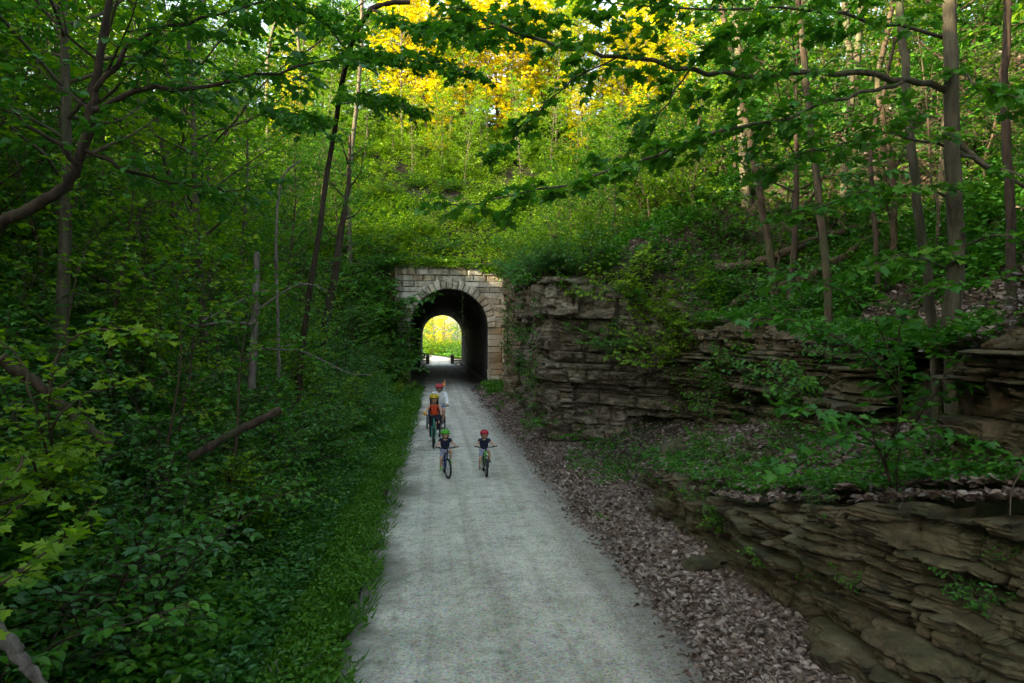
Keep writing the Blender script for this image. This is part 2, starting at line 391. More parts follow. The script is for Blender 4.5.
# ashlar
m, nt, out = newmat('portal_ashlar'); g = worldpos(nt); geo = N(nt, 'ShaderNodeNewGeometry'); L = nt.links
a = noise(nt, 1.5, 6, .65, g, .5); b = noise(nt, 7, 6, .7, g)
c = ramp(nt, geo.outputs['Random Per Island'], [(0, (.32, .295, .24)), (.35, (.48, .45, .38)), (.7, (.60, .565, .49)), (1, (.42, .34, .24))])
c = mix(nt, .7, c, ramp(nt, a, [(.32, (.42, .38, .32)), (.5, (.9, .88, .84)), (.7, (1.15, 1.15, 1.12))]), 'MULTIPLY')
c = mix(nt, .5, c, ramp(nt, b, [(.35, (.5, .46, .4)), (.6, (1.1, 1.1, 1.1))]), 'MULTIPLY')
mps = N(nt, 'ShaderNodeMapping'); mps.inputs['Scale'].default_value = (1, 1, .12); L.new(g, mps.inputs[0]); stn = noise(nt, 2.2, 5, .6, mps.outputs[0], .3)
c = mix(nt, .85, c, ramp(nt, stn, [(.32, (.30, .28, .24)), (.48, (.8, .78, .74)), (.60, (1.0, 1.0, 1.0)), (.72, (1.5, 1.5, 1.55))]), 'MULTIPLY')
sp = N(nt, 'ShaderNodeSeparateXYZ'); L.new(g, sp.inputs[0])
mx_ = N(nt, 'ShaderNodeMapRange'); L.new(sp.outputs[0], mx_.inputs['Value']); mx_.inputs['From Min'].default_value = 3.3; mx_.inputs['From Max'].default_value = 4.6
mz_ = N(nt, 'ShaderNodeMapRange'); L.new(sp.outputs[2], mz_.inputs['Value']); mz_.inputs['From Min'].default_value = 7.6; mz_.inputs['From Max'].default_value = 4.6
mm = N(nt, 'ShaderNodeMath', operation='MULTIPLY'); L.new(mx_.outputs[0], mm.inputs[0]); L.new(mz_.outputs[0], mm.inputs[1])
c2 = ramp(nt, geo.outputs['Random Per Island'], [(0, (.34, .20, .09)), (.4, (.50, .33, .17)), (.75, (.58, .46, .32)), (1, (.44, .32, .20))])
c2 = mix(nt, .6, c2, ramp(nt, a, [(.3, (.5, .45, .4)), (.6, (1.1, 1.1, 1.1))]), 'MULTIPLY')
c = mix(nt, mm.outputs[0], c, c2)
pbr(nt, out, c, .85, bump(nt, b, .7, .05), spec=.2); M['ashlar'] = m
M['mortar'] = plain('dark_joint', (.10, .085, .065), .95, spec=.1)
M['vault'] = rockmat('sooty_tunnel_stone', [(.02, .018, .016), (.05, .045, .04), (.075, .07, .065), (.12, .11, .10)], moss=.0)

# ------------------------------------------------------------------ terrain mesh
def axis(lo, hi, f0, f1, fine, grow=1.12, mx=4):
    a = list(np.arange(f0, f1 + 1e-6, fine)); s = fine
    while a[-1] < hi: s = min(s * grow, mx); a.append(a[-1] + s)
    s = fine; b = []; x = f0
    while x > lo: s = min(s * grow, mx); x -= s; b.append(x)
    return np.array(b[::-1] + a)
XS = axis(-420, 420, -6, 9, .13, 1.09, 14); XS = np.sort(np.r_[XS])
YS = axis(-160, 700, 2, 27, .15, 1.06, 12)
YS = np.sort(np.unique(np.r_[YS[(YS < 49.5) | ((YS > 51.2) & (YS < 98.9)) | (YS > 100.2)], [49.8, 50.2, 50.54, 50.6, 50.9, 99.1, 99.4, 99.46, 99.8, 100.1]]))
GX, GY = np.meshgrid(XS, YS); GZ = hgt(GX, GY)
nx, ny = len(XS), len(YS); idx = np.arange(nx * ny).reshape(ny, nx)
Q = np.stack([idx[:-1, :-1], idx[:-1, 1:], idx[1:, 1:], idx[1:, :-1]], -1).reshape(-1, 4)
qc = np.stack([GX.ravel()[Q].mean(1), GY.ravel()[Q].mean(1)], 1)
span = np.ptp(GZ.ravel()[Q], axis=1)
cut = (qc[:, 0] > -3.3) & (qc[:, 0] < 6.3) & (span > 1.6) & (((qc[:, 1] > 49.7) & (qc[:, 1] < 51)) | ((qc[:, 1] > 99.2) & (qc[:, 1] < 100.2)))
ter = mesh_np('ground', np.stack([GX, GY, GZ], -1).reshape(-1, 3), Q[~cut], M['soil'], True)
tag(ter, kind='structure')

# gravel path: one sheet through the tunnel, uneven margins
ys = np.concatenate([np.arange(-60, 2, 1.0), np.arange(2, 30, .12), np.arange(30, 52, .3), np.arange(52, 330, 1.5)])
wl = PL - .16 + .30 * (fbm(ys * .9, ys * 0, 5)) + .10 * fbm(ys * 5, ys * 0, 6)
wr = PR + .30 + .5 * (fbm(ys * .8, ys * 0 + 9, 5)) + .12 * fbm(ys * 5, ys * 0, 8)
inn = sstep(46, 50, ys) * (1 - sstep(99, 101, ys)); wl = wl * (1 - inn) + -1.74 * inn; wr = wr * (1 - inn) + 3.82 * inn
far = sstep(101, 130, ys); bend = np.clip(ys - 125, 0, 999) ** 1.5 * .02
wl = wl - 1.2 * far - bend; wr = wr + 1.6 * far - bend
K = 14; tt = np.linspace(0, 1, K)
PX = wl[:, None] * (1 - tt) + wr[:, None] * tt; PY = np.repeat(ys[:, None], K, 1)
cr = .035 * np.sin(PI * tt)[None] + .012 + .02 * fbm(PX * 1.2, PY * 1.2, 31)
cr[:, 0] -= .02; cr[:, -1] -= .02
PZ = np.maximum(hgt(PX, PY) * ((PX < PL) | (PX > PR)) * (PY < 49) + cr, .005) ; PZ = np.where((PY > 49) , cr + .01, PZ)
pi_ = np.arange(len(ys) * K).reshape(len(ys), K)
Qp = np.stack([pi_[:-1, :-1], pi_[:-1, 1:], pi_[1:, 1:], pi_[1:, :-1]], -1).reshape(-1, 4)
tag(mesh_np('path', np.stack([PX, PY, PZ], -1).reshape(-1, 3), Qp, M['gravel'], True), kind='structure')

# ------------------------------------------------------------------ rock faces
def rock_face(name, label, line, zb, zt, seed, ds, dz, mat, amp=1.0, thick=(.07, .3), lip=.8, group=None, width=(.25, 1.3), tilt=0.0, cat='rock outcrop', back=0.0):
    rng = np.random.default_rng(seed); line = smooth_pts([(a, b, 0) for a, b in line], 10)[:, :2]
    seg = np.linalg.norm(np.diff(line, axis=0), axis=1); cum = np.r_[0, np.cumsum(seg)]; L = cum[-1]
    s = np.arange(0, L, ds); X = np.interp(s, cum, line[:, 0]); Y = np.interp(s, cum, line[:, 1])
    k = max(3, int(.5 / ds)); ker = np.ones(k) / k
    T = np.stack([np.gradient(X), np.gradient(Y)], 1)
    Tp = np.vstack([np.repeat(T[:1], k, 0), T, np.repeat(T[-1:], k, 0)]); T = np.stack([np.convolve(Tp[:, c], ker, 'same') for c in (0, 1)], 1)[k:-k]
    T /= np.linalg.norm(T, axis=1)[:, None]; Nn = np.stack([-T[:, 1], T[:, 0]], 1)   # left of travel (towards the path)
    b = np.array([zb(x, y) for x, y in zip(X, Y)]) - .25; t = np.array([zt(x, y) for x, y in zip(X, Y)]); t = t + .34 * amp * (np.floor(3 * vnoise(s * 1.1, s * 0, seed + 90)) / 3 - .5) + .12 * amp * fbm(s * 3, s * 0, seed + 91)
    und = tilt * s + .07 * fbm(s * .6, s * 0, seed) + .02 * fbm(s * 3, s * 0, seed + 3) + 20
    bd = np.cumsum(rng.uniform(thick[0], thick[1], 4000) * rng.choice([.45, 1, 1.5], 4000)); bd = bd[bd < 60]
    l0 = (b + und).min(); l1 = (t + und).max(); lv = np.arange(l0, l1 + dz, dz); bb = bd[(bd > l0) & (bd < l1)]
    lv = np.unique(np.round(np.r_[lv, bb - .003, bb + .003, bb - .012, bb + .012], 4)); nz = len(lv)
    lz = np.repeat(lv[None], len(s), 0); Z = lz - und[:, None]; Sg = np.repeat(s[:, None], nz, 1)
    over = Z > t[:, None]; Z = np.clip(Z, b[:, None], t[:, None])
    li = np.searchsorted(bd, lz); lo = np.r_[0, bd][li]; hi = np.r_[bd, 99][li]; th = hi - lo
    ez = np.minimum(lz - lo, hi - lz)
    disp = np.zeros_like(Z); es = np.full_like(Z, 9.)
    lay = rng.normal(0, 1, len(bd) + 2)
    for i in np.unique(li):
        mk = li == i; r2 = np.random.default_rng(seed * 1000 + i)
        cb = np.cumsum(r2.uniform(width[0], width[1], int(L / width[0]) + 6)) - 1.5
        ci = np.searchsorted(cb, Sg[mk] + .12 * fbm(Sg[mk] * 2, Z[mk] * 3, seed)); pr = r2.random(len(cb) + 2) ** 1.3; tl = r2.normal(0, .35, len(cb) + 2)
        cl = np.r_[-9, cb][ci]; ch = np.r_[cb, 999][ci]
        es[mk] = np.minimum(Sg[mk] - cl, ch - Sg[mk])
        disp[mk] = .20 * pr[ci] + .055 * lay[i] + tl[ci] * (lz[mk] - .5 * (lo[mk] + hi[mk])) * .5
    # open joints of uneven depth, sharp arrises, fractured faces
    jd = .02 + .11 * np.random.default_rng(seed + 77).random(len(bd) + 2) ** 1.5
    disp -= .09 * np.exp(-(np.maximum(es, 0) / .02) ** 2) + jd[li] * np.exp(-(ez / .014) ** 2) + .014 * np.exp(-ez / .03)
    lam = (lz * 23 + 1.5 * fbm(Sg * .8, Z * .5, seed + 50)) % 1.0
    disp += .022 * (lam - .5) * (vnoise(Sg * 1.3, Z * 3, seed + 51) > .45)
    for fq, am in ((.55, .30), (1.7, .13), (4.5, .05)):       # faceted breaks
        cx_ = np.floor(Sg * fq + .6 * fbm(Sg * fq, Z * fq, seed + 60)); cz_ = np.floor(Z * fq * 1.7 + .9 * fbm(Sg * fq + 5, Z * fq, seed + 61))
        fx_ = Sg * fq - cx_ - .5; fz_ = Z * fq * 1.7 - cz_ - .5
        disp += am * ((_h(cx_, cz_, seed + 62) - .5) + fx_ * (_h(cx_, cz_, seed + 63) - .5) * 1.2 + fz_ * (_h(cx_, cz_, seed + 64) - .5) * 1.2)
    disp += .55 * fbm(Sg * .5, Z * .6, seed + 4) + .16 * fbm(Sg * 2.5, Z * 4, seed + 5) + .06 * fbm(Sg * 9, Z * 15, seed + 6) + .010 * fbm(Sg * 38, Z * 42, seed + 7)
    last = np.maximum((~over).sum(1) - 1, 0); dl = disp[np.arange(len(s)), last]; disp = np.where(over, dl[:, None], disp)
    disp = disp * amp + .12 - back
    Xp = X[:, None] + Nn[:, 0:1] * disp; Yp = Y[:, None] + Nn[:, 1:2] * disp
    # top ledge running back into the slope
    cols = [np.stack([Xp, Yp, Z], -1)]
    for j, q in enumerate((.06, .2, .45, 1.0)):
        w = lip * q; rr = .06 * fbm(s * 3, s * 0 + j, seed + 8)
        bd_ = -Nn + np.array([.9, 0]); bd_ /= np.linalg.norm(bd_, axis=1)[:, None]; cx = Xp[:, -1] + bd_[:, 0] * w; cy = Yp[:, -1] + bd_[:, 1] * w
        gz = hgt(cx, cy); zz = np.where(q > .9, gz - .15, np.maximum(t + rr + .02 - .1 * q, gz - .3))
        cols.append(np.stack([cx, cy, zz], -1)[:, None])
    Vv = np.concatenate(cols, 1); a_, b_ = Vv.shape[:2]; ii = np.arange(a_ * b_).reshape(a_, b_)
    Qr = np.stack([ii[:-1, :-1], ii[:-1, 1:], ii[1:, 1:], ii[1:, :-1]], -1).reshape(-1, 4)
    o = mesh_np(name, Vv.reshape(-1, 3), Qr, mat, False); tag(o, label, cat, group); return o
# travelling towards -Y keeps the path on the right; travel +Y -> left normal points to -X (the path)
def berm(x, y): return hs(min(x - .35, x1(y) + .1 if y < 17 else x), y)
ln = [(float(x1(y)) + .12, y) for y in (3.5, 4.4, 5.3, 6.3, 7.2, 8, 9.3)]
rock_face('rock_outcrop', 'near layered brown rock wall rising beside the leaf strip, green stains on its face', ln, lambda x, y: .25, lambda x, y: hs(float(x1(y)) + .8, y) - .10, 11, .022, .018, M['rock'], 1.0, (.08, .30), lip=.6)
ln = [(float(x1(y)) + .15, y) for y in (8.9, 10, 11.2, 12.5, 14)]
rock_face('rock_outcrop', 'low broken brown ledge in the dry leaves, beyond the near rock wall', ln, lambda x, y: .25, lambda x, y: .34 + float(h1(y)) * (1 - .3 * math.sin(y * 2.1)), 15, .03, .025, M['rock'], 1.0, (.08, .28), lip=.6)
ln = [(float(x2(y)) + .1, y) for y in (3.2, 4.2, 5.2, 6.0, 6.6)]
rock_face('rock_outcrop', 'upper stepped brown ledge behind the leafy shelf, above the near rock wall', ln, lambda x, y: hs(x - .3, y) - .1, lambda x, y: hs(x + .7, y) - .25 + .1, 18, .022, .018, M['rock'], .9, (.08, .28), lip=.5)
ln = [(float(x2(y)) + .1, y) for y in (9.2, 10.5, 12, 14, 16, 18, 19.0)]
rock_face('rock_outcrop', 'dark overhanging shelf of thin rock layers half way up the leafy slope', ln, lambda x, y: hs(x - .3, y) - .2, lambda x, y: hs(x + 1.2, y) - .15, 23, .04, .03, M['rock'], 1.15, (.06, .26), lip=1.3, width=(.5, 2.6))
ln = [(7.2, 18.6), (6.2, 19.6), (5.0, 20.3), (3.75, 20.9), (3.45, 21.4), (3.55, 24), (3.85, 28), (4.0, 32)]
rock_face('rock_outcrop', 'tall grey cliff corner standing at the trail edge, green creeper hanging down its edge', ln, lambda x, y: .2, lambda x, y: (np.interp(x, [3.8, 5.2, 6.4, 7.4], [5.6, 5.0, 4.0, 3.2]) if y < 21.2 else hs(x + 1.5, y) - .1), 29, .05, .04, M['rock_cliff'], 1.35, (.10, .75), lip=1.7, back=.38, tilt=-.035)
ln = [(3.95, 31.5), (4.2, 36), (4.35, 40), (4.7, 43.5), (5.35, 46.8), (6.05, 49.3), (6.6, 49.9)]
rock_face('rock_outcrop', 'pale ochre crumbling rock face beside the tunnel portal', ln, lambda x, y: .2, lambda x, y: max(hs(x + 1.5, y), hs(x + .6, y + 1.4) if y < 22 else 0) - .1, 37, .07, .05, M['rock_pale'], 1.4, (.15, .9), lip=1.7, back=.3, width=(.3, 1.2))

def boulder(px, py, size, seed, label, mat='rock'):
    rng = np.random.default_rng(seed); p = hit(px, py); n = 26
    u, v = np.meshgrid(np.linspace(0, 2 * PI, n + 1)[:-1], np.linspace(.02, PI - .02, n // 2 + 1))
    d = np.stack([np.sin(v) * np.cos(u), np.sin(v) * np.sin(u), np.cos(v)], -1)
    pl = rng.normal(0, 1, (9, 3)); pl /= np.linalg.norm(pl, axis=1)[:, None]; r = np.full(u.shape, 1.25)
    for q in pl: c = (d @ q); r = np.where(c > .3, np.minimum(r, .8 / np.maximum(c, .3)), r)
    r += .1 * fbm(u * 3, v * 3, seed); r[:, -1] = r[:, -1]
    Vb = d * r[..., None] * np.array(size); k = np.arange(n * (n // 2 + 1)).reshape(n // 2 + 1, n)
    Qb = np.stack([k[:-1], k[1:], np.roll(k, -1, 1)[1:], np.roll(k, -1, 1)[:-1]], -1).reshape(-1, 4)
    o = mesh_np('boulder', Vb.reshape(-1, 3), Qb, M[mat], False); o.location = p + np.array([0, 0, size[2] * .35]); o.rotation_euler = (0, 0, rng.random() * 6); tag(o, label, 'rock')
boulder(752, 345 + 0, (.3, .4, .15), 3, 'small squared stone on the slope under the twin fallen logs')
boulder(905, 545, (.16, .2, .10), 4, 'blocky stone on the leafy shelf of the near rock wall')
boulder(672, 455, (.35, .45, .2), 5, 'mossy brown boulder in dry leaves below the dark rock shelf')
boulder(700, 590 - 20, (.2, .25, .12), 7, 'squared brown stone half buried in the leaf strip')

# ------------------------------------------------------------------ tunnel
CX, RI, SPR = 1.035, 2.80, 4.40
ptl = bpy.data.objects.new('tunnel_portal', None); COL.objects.link(ptl); ptl.location = (CX, 50, 0); tag(ptl, 'pale coursed stone portal with a round arch, trail running into its dark mouth', 'tunnel')
def portal(y, sgn, par, seed, xl=-2.9, xr=6.15, step=2.6):
    rng = np.random.default_rng(seed); mb = MB(); core = MB(); ox, oy = par.location[0], par.location[1]
    RO = RI + .66
    def half_at(z, rad): return rad if z <= SPR else math.sqrt(max(0, rad * rad - (z - SPR) ** 2))
    def block(poly, d0, lab=0):
        # poly: (x,z) outline; rock-faced block, front at y - sgn*d0
        c = np.mean(poly, 0); g = .018 if lab == 0 else .04; A = []
        for p in poly:
            v = np.array(p) - c; n_ = np.linalg.norm(v) + 1e-6; A.append(c + v * (1 - g / n_) + rng.normal(0, .018 if len(poly) != 4 or lab == 0 else .006, 2))
        B = [c + (a - c) * .82 for a in A]; n = len(poly)
        V = [(a[0] - ox, y + sgn * .3 - oy, a[1]) for a in A] + [(a[0] - ox, y - sgn * d0 - oy, a[1]) for a in A] + [(q[0] + rng.normal(0, .015) - ox, y - sgn * (d0 + .05 + rng.random() * .05) - oy, q[1]) for q in B]
        Fs = [tuple(range(2 * n, 3 * n))]
        for i in range(n): j = (i + 1) % n; Fs += [(i, j, n + j, n + i), (n + i, n + j, 2 * n + j, 2 * n + i)]
        mb.add(V, Fs, 0, False)
    # voussoirs
    nv = 23
    for i in range(nv):
        a0 = PI * i / nv; a1 = PI * (i + 1) / nv; ro = RO + (.10 if i % 2 else -.02) + (.08 if i == nv // 2 else 0)
        am = (a0 + a1) / 2
        block([(CX + r_ * math.cos(a), SPR + r_ * math.sin(a)) for r_, a in ((RI, a0), (ro, a0), (ro, a1), (RI, a1))], .15 + rng.random() * .04, 1)
    # courses
    z = 0; row = 0
    while z < 9.1:
        h = min([.44, .5, .40, .47, .36, .42][row % 6], 9.12 - z)
        if h < .15: break
        top = z + h
        for side in (-1, 1):
            def inner(zz):
                return CX + side * (half_at(zz, RO - .15) if z > SPR - .05 else RI)
            lim = xl if side < 0 else xr
            xi0, xi1 = inner(z), inner(top)
            mid = [(CX, SPR + RO - .15)] if z > SPR - .05 and z < SPR + RO - .15 < top else []
            x = (max(xi0, xi1) if side > 0 else min(xi0, xi1)) + side * (.0 if row % 2 else .22)
            L = abs(lim - x)
            if side > 0 and top > 8.75: lim = 3.2; L = abs(lim - x)
            # wedge closing onto the ring
            first = True; cur = 0; ww = rng.uniform(.8, 1.6) if row % 2 else rng.uniform(.5, 1.1)
            while cur < L - .02:
                w = ww if L - cur - ww > .3 else L - cur; w = min(w, L - cur)
                xa = x + side * cur; xb = x + side * (cur + w)
                a0_, a1_ = (xi0, xi1) if first else (xa, xa)
                poly = [(a0_, z), (xb, z), (xb, top), (a1_, top)] + (mid if first else [])
                if side < 0: poly = poly[::-1]
                prot = rng.random() * .05 + (.06 if top > 8.6 else 0) + (.05 if (side > 0 and abs(xb - lim) < .05) else 0)
                block(poly, prot)
                cur += w; ww = rng.uniform(.6, 1.6); first = False
            # jamb / core behind (joints)
            q = [(xi0, z), (lim, z), (lim, top), (xi1, top)] if not mid else [(xi0, z), (lim, z), (lim, top), (CX, top)]
            V = [(a - ox, y + s_ - oy, b) for s_ in (sgn * .015, sgn * .75) for a, b in q]
            core.add(V, [(0, 1, 2, 3), (7, 6, 5, 4), (0, 4, 5, 1), (1, 5, 6, 2), (2, 6, 7, 3), (3, 7, 4, 0)], 0, False)
        z = top; row += 1
    # core ring behind voussoirs
    n = 46; V = []; Fs = []
    for i in range(n + 1):
        a = PI * i / n
        for r_, s_ in ((RI + .01, sgn * .02), (RO + .16, sgn * .02), (RO + .16, sgn * .7), (RI + .01, sgn * .7)):
            V.append((CX + r_ * math.cos(a) - ox, y + s_ - oy, SPR + r_ * math.sin(a)))
    for i in range(n):
        for j in range(4): Fs.append((i * 4 + j, i * 4 + (j + 1) % 4, i * 4 + 4 + (j + 1) % 4, i * 4 + 4 + j))
    core.add(V, Fs, 0, False)
    w = mb.build('stonework', M['ashlar'], par); core.build('joints', M['mortar'], w)
portal(50, 1, ptl, 5)
# vault (inner skin and outer skin)
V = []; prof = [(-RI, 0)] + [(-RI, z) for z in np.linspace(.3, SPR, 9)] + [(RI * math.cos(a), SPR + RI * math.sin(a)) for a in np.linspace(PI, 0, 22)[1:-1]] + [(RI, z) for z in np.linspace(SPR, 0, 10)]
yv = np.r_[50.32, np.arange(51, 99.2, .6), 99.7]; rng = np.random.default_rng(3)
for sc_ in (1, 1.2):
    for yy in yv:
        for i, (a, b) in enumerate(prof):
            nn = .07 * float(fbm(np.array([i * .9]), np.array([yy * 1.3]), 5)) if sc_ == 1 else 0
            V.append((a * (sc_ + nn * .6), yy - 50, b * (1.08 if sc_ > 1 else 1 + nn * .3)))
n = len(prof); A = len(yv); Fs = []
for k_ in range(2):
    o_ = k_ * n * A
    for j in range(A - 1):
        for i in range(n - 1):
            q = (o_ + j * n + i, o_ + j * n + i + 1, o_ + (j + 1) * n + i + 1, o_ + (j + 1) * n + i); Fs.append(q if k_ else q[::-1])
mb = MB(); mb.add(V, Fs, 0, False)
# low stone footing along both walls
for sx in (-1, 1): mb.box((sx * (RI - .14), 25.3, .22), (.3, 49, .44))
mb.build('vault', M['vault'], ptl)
pt2 = bpy.data.objects.new('tunnel_portal', None); COL.objects.link(pt2); pt2.location = (CX, 100, 0); tag(pt2, 'far stone mouth of the tunnel framing the bright trail beyond', 'tunnel')
portal(100, -1, pt2, 8, xl=-3.2, xr=6.2)

# ------------------------------------------------------------------ scatter on the ground ("stuff")
def fill(name, label, n, xr, yr, T, mat, size, seed, keep=None, lift=.0, per=1, ht=0.1, tilt=.5, ypow=1.0, far=.0035, group=None, upd=.25, outy=None, zfn=None):
    rng = np.random.default_rng(seed); u = rng.random(n)
    y0, y1_ = yr; Y = (y0 ** (1 - ypow) + u * (y1_ ** (1 - ypow) - y0 ** (1 - ypow))) ** (1 / (1 - ypow)) if abs(ypow - 1) > 1e-3 else y0 * (y1_ / y0) ** u
    X = xr[0] + (xr[1] - xr[0]) * rng.random(n) if not callable(xr) else xr(Y, rng.random(n))
    if outy: Y = Y + outy
    if keep is not None: k = keep(X, Y, rng); X, Y = X[k], Y[k]
    Z = hgt(X, Y) if zfn is None else zfn(X, Y); n = len(X)
    dist = np.hypot(X, Y); hh = ht * (.3 + .9 * rng.random(n)) * (1 + .0 * dist)
    a = rng.random((n, per)) * 2 * PI; rad = size * .55 * rng.random((n, per)) * (per > 1)
    pos = np.stack([X[:, None] + np.cos(a) * rad, Y[:, None] + np.sin(a) * rad, Z[:, None] + lift + hh[:, None] * (.35 + .65 * rng.random((n, per)))], -1).reshape(-1, 3)
    d = np.stack([np.cos(a), np.sin(a), rng.normal(upd, .3, (n, per))], -1).reshape(-1, 3)
    nr = np.array([0, 0, 1.]) + rng.normal(0, tilt, pos.shape)
    sz = np.maximum(size, far * np.repeat(dist, per)) * (.6 + .8 * rng.random(n * per))
    o = leaves(name, pos, d, nr, sz, T, mat); tag(o, label, None, group, 'stuff'); return o

def drykeep(X, Y, rng):
    z0 = hgt(X - .1, Y, False); z1 = hgt(X + .1, Y, False); st = (z1 - z0) / .2
    dens = fbm(X * .8, Y * .8, 51) + .5; edge = sstep(PR - .2, PR + .75, X + .5 * fbm(Y * 1.2, X * 1.2, 52))
    out = sstep(4.4, 6, X)
    return (st < 2.2) & (rng.random(len(X)) < edge * (1 - .35 * out * (1 - sstep(.35, .6, dens)))) & ((Y < 49) | (X > 8))
fill('leaf_litter', 'dry fallen leaves banked along the trail and over the rocky slope', 120000, (2.2, 4.25), (3.5, 48), T_OVAL, M['dry'], .075, 61, drykeep, .0, 1, .045, .95, 1.35, .0034, upd=.1)
fill('leaf_litter', 'dry fallen leaves lying over the rocky slope under the trees', 170000, lambda Y, u: 4.0 + (3 + .75 * Y) * u, (3.5, 60), T_OVAL, M['dry'], .075, 62, drykeep, .0, 1, .05, .75, 1.1, .0034, upd=.1)
fill('leaf_litter', 'thin sprinkle of dead leaves and crumbs on the gravel trail', 34000, (-1.0, 3.0), (4, 40), T_OVAL, M['dry'], .018, 63, lambda X, Y, r: r.random(len(X)) < .30 * (fbm(X * 1.5, Y * .5, 64) + .6) + .8 * sstep(1.2, 2.7, X) ** 2, .03, 1, .008, .4, 1.3, .0016, upd=.05)

# green ground cover
fill('grass', 'bright green grass and low plants on the verge of the trail', 40000, lambda Y, u: PL + .12 - 2.1 * u ** 1.3, (4.5, 50), T_OVAL, M['grass'], .05, 71,
     lambda X, Y, r: (r.random(len(X)) < .04 + .96 * sstep(PL - .0, PL - .5, X + .9 * fbm(Y * 1.3, X * 1.3, 53))) & (fbm(X * 2.3, Y * 2.3, 54) + .5 > .33), .0, 3, .2, .5, 1.15, .0028, upd=.5)
fill('undergrowth', 'dense low leafy undergrowth covering the left bank', 105000, lambda Y, u: -1.7  - (2.5 + .62 * Y) * u, (2.8, 60), T_OVAL, M['leaf_dark'], .075, 72, lambda X, Y, r: (fbm(X * .5, Y * .5, 77) + .5 > .28), .0, 4, .42, .45, .95, .0034)
fill('undergrowth', 'lighter fresh leafy plants among the left bank undergrowth', 34000, lambda Y, u: -1.9 - (2.5 + .62 * Y) * u, (2.8, 60), T_OVAL, M['leaf'], .085, 73, lambda X, Y, r: (fbm(X * .7, Y * .7, 78) + .5 > .47), .05, 5, .6, .4, .95, .0036)
fill('undergrowth', 'scattered green seedlings among dry leaves on the right slope', 24000, lambda Y, u: 4.2 + (3 + .8 * Y) * u, (3.8, 60), T_OVAL, M['leaf'], .06, 74, lambda X, Y, r: (fbm(X * .6, Y * .6, 79) + .5 > .60 - .3 * sstep(15, 30, Y)), .0, 5, .22, .4, .95, .0034)
fill('undergrowth', 'green leafy cover over the hillside above the tunnel', 75000, lambda Y, u: -32 + 80 * u, (50.7, 84), T_DIA, M['leaf_yel'], .2, 75, lambda X, Y, r: (fbm(X * .25, Y * .25, 80) + .5 > .36) | (Y < 54), .0, 4, .9, .5, .5, .0034)
fill('undergrowth', 'small green plants at the foot of the right rocks', 1500, (2.9, 4.4), (12, 49), T_OVAL, M['grass'], .06, 76, lambda X, Y, r: fbm(X, Y * .6, 81) + .5 > .55, .0, 5, .22, .4, 1.0, .003)
fill('grass', 'sunlit grass on both sides of the trail beyond the tunnel', 30000, lambda Y, u: -20 + 45 * u, (101, 190), T_DIA, M['grass'], .3, 77, lambda X, Y, r: (X < -2.2 - np.clip(Y - 100, 0, 25) * .05 - np.clip(Y - 125, 0, 999) ** 1.5 * .02) | (X > 4.4 + np.clip(Y - 100, 0, 25) * .06 - np.clip(Y - 125, 0, 999) ** 1.5 * .02), .0, 3, .3, .5, .9, .003, upd=.5)
fill('grass', 'green grass tuft growing where the right portal jamb meets the trail', 500, (3.3, 4.9), (41, 49.6), T_OVAL, M['grass'], .14, 79, None, .0, 5, .35, .4, .9, .003, upd=.6)

fill('grass', 'long grass blades leaning over the left margin of the gravel trail', 26000, lambda Y, u: PL + .12 - 1.7 * u ** 1.2, (4.5, 50), T_BLADE, M['grass'], .15, 85,
     lambda X, Y, r: (r.random(len(X)) < .05 + .95 * sstep(PL - .1, PL - .6, X + .9 * fbm(Y * 1.1, X * 1.1, 55))) & (fbm(X * 1.6, Y * 1.6, 56) + .5 > .42), .0, 5, .03, .8, 1.15, .007, upd=1.3)
fill('undergrowth', 'leafy tangle hanging over the top of the right cliffs', 15000, lambda Y, u: x2(Y) + .85 + 5.5 * u ** 1.3, (13, 49.5), T_OVAL, M['leaf'], .10, 86, lambda X, Y, r: (fbm(X * .7, Y * .7, 87) + .5 > .36), .0, 5, .5, .45, .9, .0036)
fill('undergrowth', 'broad leafy plants between the trees on the upper right slope', 26000, lambda Y, u: 7.5 + (2 + .7 * Y) * u, (10, 56), T_OVAL, M['leaf'], .10, 88, lambda X, Y, r: (fbm(X * .5, Y * .5, 89) + .5 > .47), .0, 5, .6, .45, .9, .0038)

for nm, lb, n_, fn, z_, yr_, mt, sz, hh_, sd, pr in (
    ('leaf_litter', 'dry leaves caught along the top of the near rock wall', 9000, lambda Y, u: x1(Y) + .0 + 1.0 * u, lambda X, Y: hgt(x1(Y) + .75, Y) + .03 - .12 * (X < x1(Y) + .2), (3.6, 14), M['dry'], .075, .04, 91, 1),
    ('undergrowth', 'seedlings along the top of the near rock wall', 900, lambda Y, u: x1(Y) + .05 + .9 * u, lambda X, Y: hgt(x1(Y) + .75, Y), (3.6, 14), M['leaf'], .06, .2, 92, 5),
    ('leaf_litter', 'dry leaves caught along the top of the upper rock shelves', 16000, lambda Y, u: x2(Y) + .1 + 1.3 * u, lambda X, Y: hgt(x2(Y) + 1.3, Y) + .03, (3.6, 34), M['dry'], .075, .05, 93, 1),
    ('undergrowth', 'green plants along the top of the upper rock shelves', 4200, lambda Y, u: x2(Y) + .0 + 1.3 * u, lambda X, Y: hgt(x2(Y) + 1.3, Y) - .05, (6.5, 49), M['leaf'], .08, .35, 94, 5)):
    fill(nm, lb, n_, fn, yr_, T_OVAL, mt, sz, sd, lambda X, Y, r: (fbm(X * .9, Y * .9, 95) + .5 > .3) & ((Y < 19.2) | (Y > 21.6)), .0, pr, hh_, .7 if pr == 1 else .45, 1.0, .0034, upd=.15 if pr == 1 else .4, zfn=z_)

